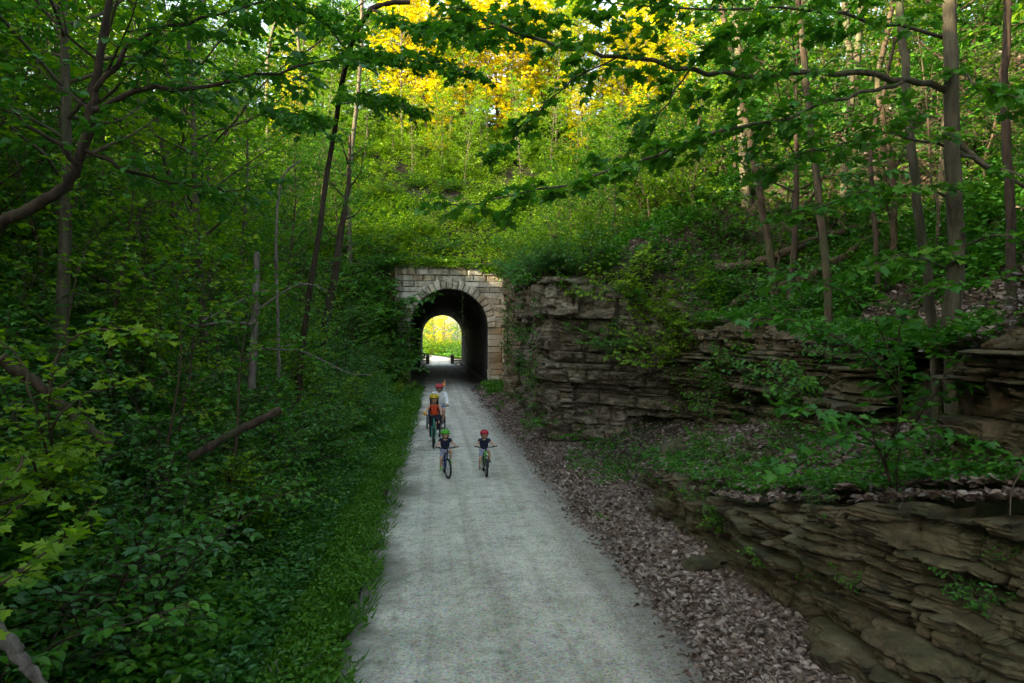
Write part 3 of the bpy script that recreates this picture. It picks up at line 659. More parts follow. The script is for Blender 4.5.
fill('undergrowth', 'greenery spilling over the top course of the tunnel portal', 1100, lambda Y, u: -3.2 + 9.2 * u, (49.55, 50.4), T_OVAL, M['leaf_yel'], .16, 96, lambda X, Y, r: (fbm(X * .9, Y * 0, 97) + .5 > .38), .0, 4, .5, .5, 1.0, .0032, upd=-.1, zfn=lambda X, Y: np.where(X < 3.2, 9.1, 8.7) - .75 * np.clip(50 - Y, 0, 1) - .5 * fbm(X * 1.3, Y, 98) - .1)
# ------------------------------------------------------------------ prototypes
def proto_shrub(seed, leafm, H=1.7, ls=.085, stems=9, name='shrub', step=.05):
    p = Plant(seed); rng = p.rng
    for i in range(stems):
        a = 2 * PI * (i + rng.random() * .7) / stems; lean = .25 + .75 * rng.random()
        d = (math.cos(a) * lean, math.sin(a) * lean, 1)
        p.limb((math.cos(a) * .06, math.sin(a) * .06, -.1), d, H * rng.uniform(.65, 1.1), .016, .12, H * .30, ls, step, n=4, up=-.09, sub=1, t0=.12)
    return p
def proto_tree(seed, H=11, r=.13, crown0=.35, nl=22, ll=3.0, ls=.16, step=.085, sub=1, tl=.9, lean=.5, sp=.3):
    p = Plant(seed); rng = p.rng
    a = rng.random() * 6.28
    pts = smooth_pts([(0, 0, -.4), (.02, 0, 1), (lean * .25 * math.cos(a), lean * .25 * math.sin(a), H * .35), (lean * .7 * math.cos(a + .5), lean * .7 * math.sin(a + .5), H * .7), (lean * math.cos(a), lean * math.sin(a), H)], 4)
    rr = np.interp(np.linspace(0, 1, len(pts)), [0, .08, .5, 1], [r * 1.5, r, r * .7, r * .12]); p.tube(pts, rr, 8)
    for i in range(nl):
        t = crown0 + (1 - crown0) * (i + rng.random()) / nl; z = t * H; q = np.array([np.interp(z, pts[:, 2], pts[:, c]) for c in range(3)])
        b = i * 2.4 + rng.random() * .8; k = (t - crown0) / (1 - crown0); env = (.55 + .75 * math.sin(PI * min(1, k * .85 + .12)))
        d = (math.cos(b), math.sin(b), .25 + .9 * k)
        p.limb(q, d, ll * env * rng.uniform(.6, 1.15), r * .32 * (1.1 - k * .7), sp, tl, ls, step, n=5, sub=sub, up=.05)
    return p
def hide_src(e):
    for c in list(e.children): bpy.data.objects.remove(c)
    bpy.data.objects.remove(e)

G_SL = 'leafy shrubs crowding the left bank'; L_SL = 'leafy green shrub in the thicket on the left bank'
shr = [proto_shrub(101, M['leaf'], 1.7).finish('shrub', L_SL, 'shrub', G_SL, M['bark'], M['leaf'], T_OVAL, trunkname='stems', crownname='foliage'),
       proto_shrub(102, M['leaf_dark'], 1.5, .075, 10).finish('shrub', L_SL, 'shrub', G_SL, M['bark_dark'], M['leaf_dark'], T_OVAL, trunkname='stems', crownname='foliage'),
       proto_shrub(103, M['leaf_yel'], 2.0, .085, 9, step=.06).finish('shrub', L_SL, 'shrub', G_SL, M['bark'], M['leaf_yel'], T_MAPLE, trunkname='stems', crownname='foliage')]
hsh = [proto_shrub(111, None, 2.4, .17, 9, step=.10).finish('hillside_bush', 'bush on the slope above the tunnel', 'shrub', 'bushes on the slope above the tunnel', M['bark'], M['leaf_yel'], T_DIA, trunkname='stems', crownname='foliage'),
       proto_shrub(112, None, 2.1, .16, 10, step=.10).finish('hillside_bush', 'bush on the slope above the tunnel', 'shrub', 'bushes on the slope above the tunnel', M['bark'], M['leaf'], T_DIA, trunkname='stems', crownname='foliage')]
G_L = 'woodland trees up the left bank'; G_R = 'woodland trees up the right slope'; G_H = 'trees on the ridge above the tunnel'; G_B = 'trees beyond the far tunnel mouth'
L_L = 'slim leafy tree in the wood covering the left bank'; L_R = 'slim leafy tree in the wood up the right slope'; L_H = 'tall thin tree on the sunlit ridge above the tunnel'; L_B = 'sunlit tree beyond the far tunnel mouth'
tr = [proto_tree(201, 10, .10, .22, 27, 2.7, .16, .075).finish('woodland_tree', L_L, 'tree', G_L, M['bark'], M['leaf']),
      proto_tree(202, 8, .08, .18, 26, 2.4, .15, .075).finish('woodland_tree', L_L, 'tree', G_L, M['bark_dark'], M['leaf_dark']),
      proto_tree(203, 12, .13, .30, 26, 3.0, .18, .085).finish('woodland_tree', L_L, 'tree', G_L, M['bark_pale'], M['leaf_yel'])]
rt = [proto_tree(211, 15, .14, .14, 42, 3.4, .29, .105).finish('ridge_tree', L_H, 'tree', G_H, M['bark_pale'], M['leaf_sunglow']),
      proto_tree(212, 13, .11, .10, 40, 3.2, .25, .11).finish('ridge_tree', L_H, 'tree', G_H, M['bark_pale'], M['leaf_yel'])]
sap = [proto_tree(221, 4.2, .035, .18, 16, 1.3, .10, .07, 0, .6, .4, .2).finish('sapling', 'young understorey sapling on the left bank', 'tree', 'saplings on the left bank', M['bark'], M['leaf'], T_MAPLE),
       proto_tree(222, 3.4, .03, .2, 16, 1.2, .10, .07, 0, .6, .3, .2).finish('sapling', 'young understorey sapling on the left bank', 'tree', 'saplings on the left bank', M['bark'], M['leaf_yel'], T_MAPLE)]
protos = shr + hsh + tr + rt + sap

def poisson(n, xf, yf, dmin, seed, ok=None):
    rng = np.random.default_rng(seed); out = []
    for _ in range(n * 30):
        y = yf[0] + (yf[1] - yf[0]) * rng.random(); lo, hi = xf(y); x = lo + (hi - lo) * rng.random()
        d = dmin(y) if callable(dmin) else dmin
        if ok and not ok(x, y): continue
        if all((x - a) ** 2 + (y - b) ** 2 > d * d for a, b in out): out.append((x, y))
        if len(out) >= n: break
    return out
rng = np.random.default_rng(7)
def plantit(pr, x, y, sc, label=None, group=None, name=None, tl=.06, sink=0):
    return dup(pr, (x, y, hs(x, y) - sink), rng.random() * 6.28, sc * rng.uniform(.85, 1.2), label, group, name, (rng.normal(0, tl), rng.normal(0, tl)))
# left bank shrubs
for x, y in poisson(186, lambda y: (-2.8 - .60 * y, -2.45), (2.6, 54), lambda y: .72 + .042 * y, 1):
    e = min(1, (-1.3 - x) / 2.2); k = rng.choice([0, 1, 2], p=[.38, .42, .20])
    plantit(shr[k], x, y, max(.5, .85 * e) * (1 + .014 * y))
# right slope shrubs
for x, y in poisson(56, lambda y: (max(float(x2(y)) + .9, 4.6), 9 + .8 * y), (9, 56), lambda y: 1.9 + .03 * y, 2, lambda x, y: not (x < 9 and y < 13) and (y > 17 or rng.random() < .35)):
    plantit(shr[rng.choice([0, 1])], x, y, .8 * (1 + .018 * y), 'leafy green shrub among the trees on the right slope', 'leafy shrubs on the right slope')
for x, y in poisson(30, lambda y: (float(x2(y)) + .6, float(x2(y)) + 5), (20, 50), 1.2, 12):
    plantit(shr[rng.choice([0, 2])], x, y, .75 + .012 * y, 'leafy green shrub growing along the top of the cliff', 'shrubs along the cliff top')
# portal top and hillside bushes
for x, y in poisson(150, lambda y: (-26 - .1 * y, 34 + .1 * y), (51.8, 82), 2.1, 3):
    plantit(hsh[rng.choice([0, 1], p=[.65, .35])], x, y, 1.0)
for x in (-3.4, -2.6, -1.9, -1.1, -.3, .7, 1.5, 2.3, 3.1, 3.9, 4.6, 5.3, 6.1):
    dup(hsh[1], (x, 50.05 + .3 * rng.random(), 8.8 if x < 3.1 else 8.4), rng.random() * 6, .32 + .3 * rng.random(), 'low bush hanging over the top course of the portal', 'bushes on the portal top')
for x, y, s_ in ((-3.5, 48.9, 1.1), (-4.3, 46.5, 1.2), (-3.3, 45.2, .8), (-3.1, 49.4, .8), (-5.2, 49.2, 1.6), (-3.9, 49.6, 1.5), (-4.4, 48.0, 1.5), (-6.2, 48.2, 1.5), (-5.4, 46.2, 1.4), (-3.0, 47.2, .8), (-3.3, 46.4, 1.3), (-3.6, 44.0, 1.3), (-3.2, 48.3, 1.2), (-3.7, 47.8, 1.9), (-3.5, 49.2, 2.0), (-4.2, 49.0, 2.3)):
    plantit(hsh[1], x, y, s_, 'dense bush crowding the left edge of the tunnel portal', 'bushes at the left of the portal')
for i, (x, z) in enumerate([(-3.1, 2.6), (-3.4, 4.2), (-3.2, 5.6), (-3.4, 7.0), (-3.5, 8.4), (-4.3, 3.5), (-4.4, 5.0), (-4.4, 6.6), (-4.5, 8.2), (-5.6, 4.2), (-5.6, 6.2), (-5.7, 8), (-2.9, 1.6), (-2.95, 3.4), (-3.0, 5.2)]):
    dup(hsh[1], (x, 50.0 - .25 * (i % 3), z), rng.random() * 6, .75 + .2 * rng.random(), 'dense bush crowding the left edge of the tunnel portal', 'bushes at the left of the portal')
for x, y, z, s_ in ((5.0, 19.8, 3.1, .8), (4.3, 20.6, 4.6, .7), (6.1, 18.9, 2.6, .9), (5.5, 20.6, 4.5, 1.0), (6.6, 19.6, 3.8, 1.0), (7.3, 18.2, 3.0, .9), (4.6, 22.5, 4.9, .8)):
    dup(shr[0 if s_ < .85 else 2], (x, y, z), rng.random() * 6, s_, 'leafy shrub rooted in the broken corner of the tall grey cliff', 'shrubs on the tall cliff corner', None, (.2, -.15))
for i in range(26):
    y = 6.5 + i * 1.05 + rng.uniform(-.3, .3); x = -2.75 - .55 * rng.random() - .008 * y; k = rng.choice([0, 1])
    dup(shr[k], (x, y, hs(x, y) - .05), rng.random() * 6, rng.uniform(.85, 1.25), 'tall dark green shrub leaning over the grassy verge', 'shrubs overhanging the verge')
# left bank trees
for x, y in poisson(62, lambda y: (-8 - .72 * y, -5.2 - .02 * y), (6.0, 60), lambda y: 2.3 + .035 * y, 4, lambda x, y: x > -32 and (x < -5.5 or y > 14)):
    plantit(tr[rng.choice([0, 1, 2], p=[.4, .35, .25])], x, y, .8 if x > -8 else 1.0, tl=.10)
for x, y in poisson(80, lambda y: (-4 - .6 * y, -3.0), (8.5, 48), lambda y: 1.0 + .035 * y, 5):
    plantit(sap[rng.choice([0, 1])], x, y, .6 + min(.5, (-x - 2) * .12), tl=.14)
# right slope trees
for x, y in poisson(60, lambda y: (7.5 + .0 * y, 14 + .95 * y), (9, 58), lambda y: 2.6 + .04 * y, 6, lambda x, y: x < 40 and not (x < 9 and y < 14) and x / y > .43):
    plantit(tr[rng.choice([0, 1, 2], p=[.35, .2, .45])], x, y, 1.1, L_R, G_R, tl=.06)
for x, y in poisson(110, lambda y: (max(7.6, float(x2(y)) + 1.5), 9 + .75 * y), (9, 52), lambda y: 1.1 + .03 * y, 16, lambda x, y: not (x < 9 and y < 16)):
    plantit(sap[rng.choice([0, 1], p=[.7, .3])], x, y, 1.0, 'young understorey sapling on the right slope', 'saplings on the right slope', tl=.10)
for x, y in poisson(48, lambda y: (6.5, 16), (21, 46), 1.5, 17):
    plantit(sap[rng.choice([0, 1])], x, y, 1.15, 'young understorey sapling on the right slope', 'saplings on the right slope', tl=.10)
low_shr = proto_shrub(131, None, .8, .075, 9, step=.05).finish('low_shrub', 'x', 'low_shrub', None, M['bark'], M['leaf'], T_OVAL, trunkname='stems', crownname='shrub_leaves'); protos.append(low_shr)  # these are low shrubs, grown by the shrub generator
for i in range(46):
    y = rng.uniform(9, 48); f = rng.random() ** .7; xx = float(x2(y)); z0 = hs(xx - .6, y); z1 = hs(xx + 1.2, y); xx -= .05 + .25 * rng.random()
    dup(low_shr, (xx + .1, y, z0 + (z1 - z0) * f * .95), rng.random() * 6, rng.uniform(.4, .9) * (1 + y * .01), 'small green shrub rooted in a crack of the right rock face', 'small shrubs on the right rock faces', 'low_shrub', (0, -.4))
for i in range(16):
    y = rng.uniform(4.6, 13); xx = float(x1(y)); z0 = hs(xx - .5, y); z1 = hs(xx + .8, y)
    dup(low_shr, (xx - .02, y, z0 + (z1 - z0) * rng.uniform(.35, 1)), rng.random() * 6, rng.uniform(.25, .5), 'small green shrub rooted in a crack of the near rock wall', 'small shrubs on the near rock wall', 'low_shrub', (0, -.4))
for i in range(12):
    y = rng.uniform(21.6, 33); xx = float(x2(y)); dup(shr[rng.choice([0, 1])], (xx + .15, y, hs(xx + 1.6, y) - .15), rng.random() * 6, rng.uniform(.5, .85), 'leafy green shrub growing along the top of the cliff', 'shrubs along the cliff top', None, (0, -.3))
for i in range(34):
    y = rng.uniform(21, 44); xx = float(x2(y)); dup(low_shr, (xx + rng.uniform(-.1, .5), y, hs(xx + 1.6, y) - .1), rng.random() * 6, rng.uniform(.9, 1.6), 'low shrub hanging over the top edge of the cliff', 'low shrubs on the cliff edge', 'low_shrub', (0, -.5))
for i in range(30):
    y = rng.uniform(8.5, 18); x = rng.uniform(4.5, float(x2(y)) + .3); dup(low_shr, (x, y, hs(x, y) - .05), rng.random() * 6, rng.uniform(.45, .95), 'low leafy shrub among dry leaves below the dark rock shelf', 'low shrubs on the leafy terrace', 'low_shrub')
for i in range(16):
    y = rng.uniform(9.5, 19); xx = float(x2(y)); dup(low_shr, (xx + .1, y, hs(xx - .4, y) + float(h2(y)) * rng.uniform(.4, 1)), rng.random() * 6, rng.uniform(.8, 1.3), 'low shrub spilling over the dark rock shelf', 'low shrubs on the dark rock shelf', 'low_shrub', (0, -.5))
# ridge
for x, y in poisson(215, lambda y: (-42, 55), (62, 95), 2.7, 8, lambda x, y: not (x < -16 and y < 72)):
    k = 0 if (y > 66 and rng.random() < (.9 if -5 < x < 38 else .2)) else 1  # crowns with painted sun glow mostly mid-ridge, plain green ones elsewhere
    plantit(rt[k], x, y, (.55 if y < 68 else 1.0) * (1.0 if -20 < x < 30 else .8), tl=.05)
for x, y in poisson(60, lambda y: (-34, 44), (76, 86), 1.9, 28):
    plantit(hsh[rng.choice([0, 1])], x, y, 1.5)
# beyond the tunnel
for x, y in poisson(110, lambda y: (-60, 60), (108, 300), 6, 9, lambda x, y: not (-5 - max(0, y - 115) * .3 < x < 8 - max(0, y - 150) * .3)):
    plantit(rt[rng.choice([0, 1], p=[.3, .7])], x, y, .8, L_B, G_B)
for x, y in ((-6, 118), (9, 112), (7.5, 126), (3, 205), (-3, 222), (9, 190), (-14, 170), (0, 190)):
    plantit(rt[rng.choice([0, 1])], x, y, .75, L_B, G_B)
for x, y in poisson(115, lambda y: (-26, 24), (103, 250), 2.6, 19, lambda x, y: not (-3.4 - max(0, y - 115) * .2 < x < 5.4 - max(0, y - 140) * .2)):
    plantit(hsh[rng.choice([0, 1])], x, y, 1.1 if y < 150 else 1.9, 'sunlit bush beside the trail beyond the tunnel', 'bushes beyond the tunnel')
for x, y, s_ in ((-5.4, 1.5, 1.25), (-6.0, -2.5, 1.3), (6.9, 1.2, 1.2), (7.5, -3, 1.3), (-5.0, -7, 1.3), (6.4, -8, 1.3)):  # out-of-view trees added so their crowns darken the foreground trail
    plantit(tr[rng.choice([1, 2])], x, y, s_, 'unseen leafy tree added over the viewpoint to shade the trail', 'unseen trees added to shade the foreground trail', tl=.02)
# behind and above the viewpoint
for x, y in poisson(40, lambda y: (-26, 30), (-34, 2), 4.2, 10, lambda x, y: not (-5 < x < 6.5) ):
    plantit(tr[rng.choice([0, 1, 2])], x, y, 1.1, 'leafy tree beside the trail behind the viewpoint', 'trees behind the viewpoint')
for e in protos:
    for c in list(e.children): bpy.data.objects.remove(c, do_unlink=True)
    bpy.data.objects.remove(e, do_unlink=True)

# ------------------------------------------------------------------ particular trees and wood
def pixline(spec, Y):   # spec: [(px,py[,Y])]
    return [P(a[0], a[1], a[2] if len(a) > 2 else Y) for a in spec]
def special(name, label, spec, r, crown, barkm, leafm, seed, base=None, top=6, cat='tree', nl=10, ll=2.0, ls=.12, T=T_OVAL, boughs=(), sides=10, group=None, Y=None, step=.07, toplean=(0, 0)):
    p = Plant(seed); b = hit(*spec[0]) if base is None else np.array(base, float); Y = b[1] if Y is None else Y
    pts = [b - np.array([0, 0, .3])] + [P(a[0], a[1], a[2] if len(a) > 2 else Y) for a in spec[1:]]
    d = (pts[-1] - pts[-2]); d /= np.linalg.norm(d)
    if top: pts.append(pts[-1] + d * top * .5 + np.array([toplean[0], toplean[1], 0])); pts.append(pts[-1] + np.array([d[0] * .3, d[1] * .3, 1]) * top * .5)
    sp_ = smooth_pts(pts, 5, .012, p.rng); L = len(sp_)
    p.tube(sp_, np.interp(np.linspace(0, 1, L), [0, .06, .6, 1], [r * 1.35, r * 1.05, r * .8, r * (.3 if top else .6)]), sides)
    if nl:
        k0 = int(L * crown)
        for i in range(nl):
            q = sp_[min(L - 1, k0 + int((L - k0) * (i + p.rng.random()) / nl))]; a = i * 2.4 + p.rng.random()
            p.limb(q, (math.cos(a), math.sin(a), .5), ll * p.rng.uniform(.6, 1.1), r * .25, .22, .7, ls, step, sub=1)
    for bs in boughs:
        line, br, spc, tl, bls = bs[:5]; q = smooth_pts([P(*a) for a in line], 4, .02, p.rng)
        p.tube(q, [br, br * .3], 7); p.spray(q, spc, tl, bls, .055, t0=bs[5] if len(bs) > 5 else .1, r=.005, up=-.02, sub=bs[6] if len(bs) > 6 else 1)
    return p.finish(name, label, cat, group, barkm, leafm, T, loc=b)

# the maple on the right whose long bough crosses the picture
special('maple_tree', 'thick pale trunk at the right whose long bough reaches across over the trail', [(956, 428), (953, 330), (956, 220), (952, 110), (948, 0)], .10, .75, M['bark_pale'], M['leaf'], 301, top=7, nl=14, ll=2.6, ls=.11, T=T_MAPLE,
    boughs=[([(950, 92, 7.6), (905, 80, 7.5), (840, 72, 7.4), (760, 74, 7.3), (690, 69, 7.2), (620, 56, 7.2), (560, 46, 7.2), (500, 27, 7.2), (450, 6, 7.2)], 0.040, 0.15, 0.62, .115, .3, 2),
            ([(905, 80, 7.5), (860, 95, 7.2), (800, 112, 7.0), (740, 128, 6.8), (660, 152, 6.6), (590, 178, 6.5), (520, 192, 6.4), (455, 205, 6.4)], 0.024, 0.12, 0.55, .115, .25, 2),
            ([(690, 69, 7.2), (660, 110, 7.3), (640, 150, 7.4), (600, 160, 7.5)], 0.011, 0.14, 0.40, .115, .3, 2),
            ([(620, 56, 7.2), (560, 90, 7.4), (520, 130, 7.6), (500, 150, 7.6)], 0.010, 0.14, 0.35, .115, .4, 2),
            ([(952, 40, 7.8), (880, 22, 7.4), (800, 10, 7.2), (700, 8, 7.0), (600, 2, 6.9)], 0.024, 0.14, 0.70, .115, .2, 2),
            ([(952, 200, 7.8), (905, 186, 7.4), (850, 196, 7.1), (790, 214, 6.9)], .018, .14, .45, .11, .15, 2), ([(952, 150, 7.8), (890, 135, 7.6), (830, 148, 7.4), (770, 170, 7.3)], .018, .14, .5, .11, .15, 2),
            ([(954, 250, 7.8), (1000, 236, 7.3), (1050, 250, 6.9)], .018, .14, .45, .11, .15, 2), ([(952, 270, 7.8), (910, 255, 7.3), (870, 268, 7.0)], .014, .14, .4, .11, .15, 2), ([(952, 60, 7.8), (985, 90, 7.3), (1040, 100, 6.9)], .018, .14, .5, .11, .15, 2),
            ([(955, 150, 7.8), (1000, 170, 7.2), (1060, 190, 6.6)], .025, .25, .5, .10, .3, 1)])
special('maple_tree', 'slim trunk just beside the thick pale trunk, leaning to the left as it rises', [(940, 425), (930, 300), (915, 180), (904, 60), (899, 0)], .06, .75, M['bark_pale'], M['leaf'], 302, top=6, nl=9, ll=2.0, ls=.10, T=T_MAPLE)
special('maple_tree', 'slender double stem rising left of the paired pale trunks', [(893, 268), (893, 180), (878, 90), (890, 20)], .07, .8, M['bark'], M['leaf'], 303, top=6, nl=9, ll=2.2, ls=.11, T=T_MAPLE)
special('woodland_tree', 'straight slim trunk leaning left behind the twin fallen logs', [(778, 312), (768, 240), (752, 150), (737, 80), (722, 10)], .095, .72, M['bark'], M['leaf'], 304, top=8, nl=14, ll=2.6, ls=.12)
special('woodland_tree', 'straight upright brown trunk rooted in the dark rock shelf', [(828, 405), (829, 320), (822, 230), (810, 120), (800, 20)], .075, .75, M['bark'], M['leaf'], 305, top=7, nl=12, ll=2.4, ls=.12)
special('woodland_tree', 'pale forked trunk further up the right slope', [(842, 235), (845, 160), (852, 90), (846, 20)], .11, .7, M['bark_pale'], M['leaf'], 306, top=7, nl=12, ll=2.4, ls=.13)
special('woodland_tree', 'thin dark bent trunk between the slender stems on the right', [(880, 300), (874, 220), (870, 150), (880, 105)], .05, .9, M['bark_dark'], M['leaf_dark'], 307, top=3, nl=5, ll=1.4, ls=.1)
special('woodland_tree', 'dark slim trunk by the right edge of the slope', [(1012, 320), (1010, 200), (1004, 90), (1008, 0)], .065, .75, M['bark_dark'], M['leaf'], 308, top=6, nl=10, ll=2.2, ls=.12)
# left side
special('woodland_tree', 'dark trunk leaning right across the left wood, reaching up to the top edge', [(178, 268), (196, 190), (236, 118), (272, 76), (318, 42), (356, 8)], .04, .55, M['bark_dark'], M['leaf'], 311, top=5, nl=14, ll=2.6, ls=.13)
special('woodland_tree', 'tall straight grey trunk standing alone left of the ridge clearing', [(350, 262), (349, 190), (354, 130), (360, 70), (362, 0)], .17, .6, M['bark_pale'], M['leaf'], 312, top=6, nl=12, ll=2.4, ls=.14)
special('woodland_tree', 'dark leaning trunk wrapped in leaves near the left portal', [(318, 362), (326, 320), (334, 280), (340, 240)], .2, .55, M['bark_dark'], M['leaf'], 313, top=5, nl=10, ll=2.0, ls=.12)
special('woodland_tree', 'thick dark branch curving up out of the left edge', [(8, 262), (-14, 246), (20, 214), (52, 196), (78, 165), (92, 110), (100, 60)], .055, .6, M['bark_dark'], M['leaf_dark'], 314, top=2.5, nl=11, ll=1.7, ls=.085, Y=6.6, base=P(-20, 330, 6.2),
    boughs=[([(92, 110, 6.4), (130, 92, 6.4), (190, 88, 6.4), (260, 72, 6.6), (330, 60, 6.8)], .03, .13, .7, .10, .1, 2), ([(78, 165, 6.4), (40, 130, 6.2), (-10, 100, 6)], .025, .13, .6, .10, .1, 2), ([(95, 90, 6.4), (140, 40, 6.4), (200, 20, 6.5), (270, 0, 6.7)], .025, .13, .7, .10, .1, 2), ([(85, 150, 6.4), (130, 170, 6.5), (180, 185, 6.6), (240, 190, 6.9)], .02, .13, .6, .10, .1, 2)])
for k, (a, b, c, d_) in enumerate([(190, 60, 205, 0), (236, 62, 250, 0), (268, 58, 282, 0), (130, 40, 150, 0), (300, 70, 296, 0)]):
    special('woodland_tree', ['crooked grey trunk high in the left wood, the furthest left of those against the sky', 'slanting grey trunk high in the left wood beside the sky gap', 'thin upright trunk in front of the left sky gap', 'bent brown trunk near the top left of the wood', 'pale trunk between sky gaps at the top of the left wood'][k if k != 3 else 3], [(a, 150), (a, b), (c, d_)], .17, .5, M['bark_pale'], M['leaf_yel'], 330 + k, top=6, nl=9, ll=2.2, ls=.16, step=.1)
# overhead bough entering from the top centre-left
special('maple_tree', 'slim dark maple left of the portal, leafy boughs arching over the trail', [(332, 160), (304, 330), (318, 240), (331, 150), (347, 60, 17), (372, 10, 15), (410, 2, 15)], .085, .8, M['bark_dark'], M['leaf'], 341, top=0, nl=0, T=T_MAPLE, Y=20, base=(P(294, 342, 20)[0], 20, hs(P(294, 342, 20)[0], 20)),
    boughs=[([(372, 10, 15), (405, 26, 13), (450, 30, 11), (500, 26, 9.6), (545, 16, 8.6)], .03, .14, .6, .12, .2, 2), ([(347, 60, 17), (380, 58, 13), (425, 58, 11), (470, 72, 10)], .025, .14, .55, .12, .2, 2), ([(340, 104, 18), (375, 98, 14.5), (415, 112, 12)], .02, .14, .5, .12, .2, 2), ([(349, 52, 16.7), (320, 20, 13.5), (290, 8, 11.5), (250, -10, 10)], .025, .14, .6, .12, .2, 2), ([(333, 142, 19.6), (310, 120, 16), (280, 112, 12.5)], .02, .14, .55, .12, .2, 2)])

# low maple sprays in front of the right rocks
def spraybush(label, lines, base, seed, ls=.10, leafm='leaf'):
    p = Plant(seed)
    for ln_ in lines:
        q = smooth_pts([np.array(base)] + [P(*a) for a in ln_], 4, .01, p.rng); p.tube(q, [.013, .004], 5); p.spray(q, .13, .34, ls, .05, t0=.4, r=.004, up=0, sub=1)
    return p.finish('sapling', label, 'tree', None, M['bark'], M[leafm], T_MAPLE, loc=base, extra_tilt=.28)
b0 = hit(880, 470)
spraybush('maple sapling spreading big leaves before the paired pale trunks', [[(900, 400, 6.6), (860, 350, 6.2), (800, 322, 6.0), (752, 318, 5.8)], [(900, 400, 6.6), (880, 330, 6.3), (840, 290, 6.0), (790, 275, 5.9)], [(930, 400, 6.6), (960, 360, 6.2), (1000, 340, 6)], [(900, 420, 6.6), (900, 330, 6.3), (930, 290, 6.1), (985, 280, 6)]], b0, 351)
b0 = hit(900, 520)
spraybush('maple sapling drooping over the top of the near rock wall', [[(880, 450, 5.8), (840, 432, 5.6), (800, 450, 5.5), (772, 466, 5.4)], [(880, 450, 5.8), (850, 415, 5.6), (812, 410, 5.5)], [(900, 450, 5.8), (940, 425, 5.6), (980, 440, 5.5)]], b0, 352)
b0 = hit(60, 520)
spraybush('sapling with pale yellow-green leaves low at the left edge', [[(50, 440, 5.6), (60, 350, 5.4), (110, 330, 5.3), (150, 335, 5.3)], [(40, 430, 5.6), (20, 360, 5.4), (-20, 330, 5.3)], [(50, 440, 5.6), (80, 400, 5.3), (120, 385, 5.2)], [(30, 460, 5.4), (10, 480, 5.0), (-20, 500, 4.8)]], b0, 353, .075, 'leaf_yel')

# fallen wood
def log(name, label, spec, r, mat, off=.1, seed=1, stubs=0, cat='log', twigs=(), taper=.6):
    rg = np.random.default_rng(seed)
    pts = [P(a[0], a[1], a[2]) if len(a) > 2 else hit(a[0], a[1], off) for a in spec]; q = smooth_pts(pts, 7, r * .12, rg); p = Plant(seed); L = len(q)
    rr = np.linspace(r, r * taper, L) * (1 + .12 * rg.normal(0, 1, L)); b = q[0].copy()
    mb = MB(); mb.tube(q - b, rr, 11)
    for k in range(stubs):
        i = int(L * (.2 + .7 * rg.random())); d = rg.normal(0, 1, 3); d[2] = abs(d[2]) + .3; d /= np.linalg.norm(d); mb.tube([q[i] - b, q[i] - b + d * r * 2.2, q[i] - b + d * r * 4 + np.array([0, 0, .05])], [r * .35, r * .25, r * .1], 5)
    for tw in twigs:
        w = smooth_pts([P(*a) for a in tw[0]], 4, .01, rg); mb.tube(w - b, [tw[1], tw[1] * .3], 6)
    o = mb.build(name, mat); o.location = b; tag(o, label, cat); return o
log('fallen_log', 'long mossy fallen log on the right slope, the upper of the two side by side', [(716, 268), (760, 262), (820, 238), (882, 220)], .15, M['bark'], .4, 401, 2)
log('fallen_log', 'pale barked fallen log on the right slope, the lower of the two side by side', [(712, 330), (742, 300), (790, 285), (835, 262), (880, 232)], .16, M['bark'], .42, 402, 1)
log('fallen_log', 'dark rotting log sloping down through the undergrowth at the left edge', [(12, 226), (50, 245), (95, 275), (122, 302)], .13, M['bark_dark'], .55, 403, 3)
log('fallen_log', 'short broken log with a pale cut end poking out of the left shrubs', [(190, 458, 8.6), (235, 432, 8.7), (281, 410, 8.8)], .05, M['bark_dark'], .7, 404, 1, taper=.9)
log('fallen_log', 'brown log lying lower in the left thicket', [(0, 358, 7.0), (45, 392, 7.2), (80, 420, 7.4), (112, 448, 7.5)], .06, M['bark'], .6, 405, 2)
log('fallen_log', 'weathered root at the bottom left corner', [(-10, 625, 4.4), (12, 648, 4.4), (32, 672, 4.4), (50, 700, 4.4)], .05, M['deadwood'], .4, 406, 1)
log('fallen_log', 'pale dead branch on bare soil at the foot of the left bank', [(262, 690), (285, 676), (305, 668), (322, 655)], .035, M['deadwood'], .12, 407, 2, taper=.4)
log('dead_snag', 'upright broken grey snag in the left wood with dead branches reaching right', [(252, 388, 12.6), (254, 330, 12.6), (256, 290, 12.6), (257, 252, 12.6)], .07, M['deadwood'], 0, 408, 0, 'dead tree',
    twigs=[([(254, 325, 12.5), (225, 322, 12.2), (195, 326, 12), (180, 322, 11.9)], .03), ([(255, 312, 12.6), (300, 284, 12.6), (330, 292, 12.6)], .022), ([(205, 320, 12.1), (240, 300, 12.3), (270, 290, 12.6), (310, 284, 12.7)], .02), ([(254, 350, 12.6), (300, 350, 12.5), (345, 372, 12.4), (372, 376, 12.3)], .022), ([(300, 350, 12.5), (290, 345, 12.4), (262, 349, 12.4)], .015)], taper=.75)
log('dead_snag', 'thin pale standing dead stem beside the broken grey snag', [(279, 378, 12.9), (278, 320, 12.9), (276, 240, 12.9), (282, 180, 12.9), (300, 160, 12.9)], .035, M['deadwood'], 0, 409, 0, 'dead tree', taper=.4)
log('dead_branch', 'leaning pale stick resting against the right slope near the edge', [(955, 140, 9.2), (985, 165, 9.2), (1030, 190, 9.2)], .05, M['bark_pale'], 0, 410, 0, 'branch')
log('dead_branch', 'curved bare root hanging over the near rock wall at the right edge', [(1022, 470, 4.6), (1012, 490, 4.55), (1010, 515, 4.5)], .008, M['bark'], 0, 411, 0, 'branch')
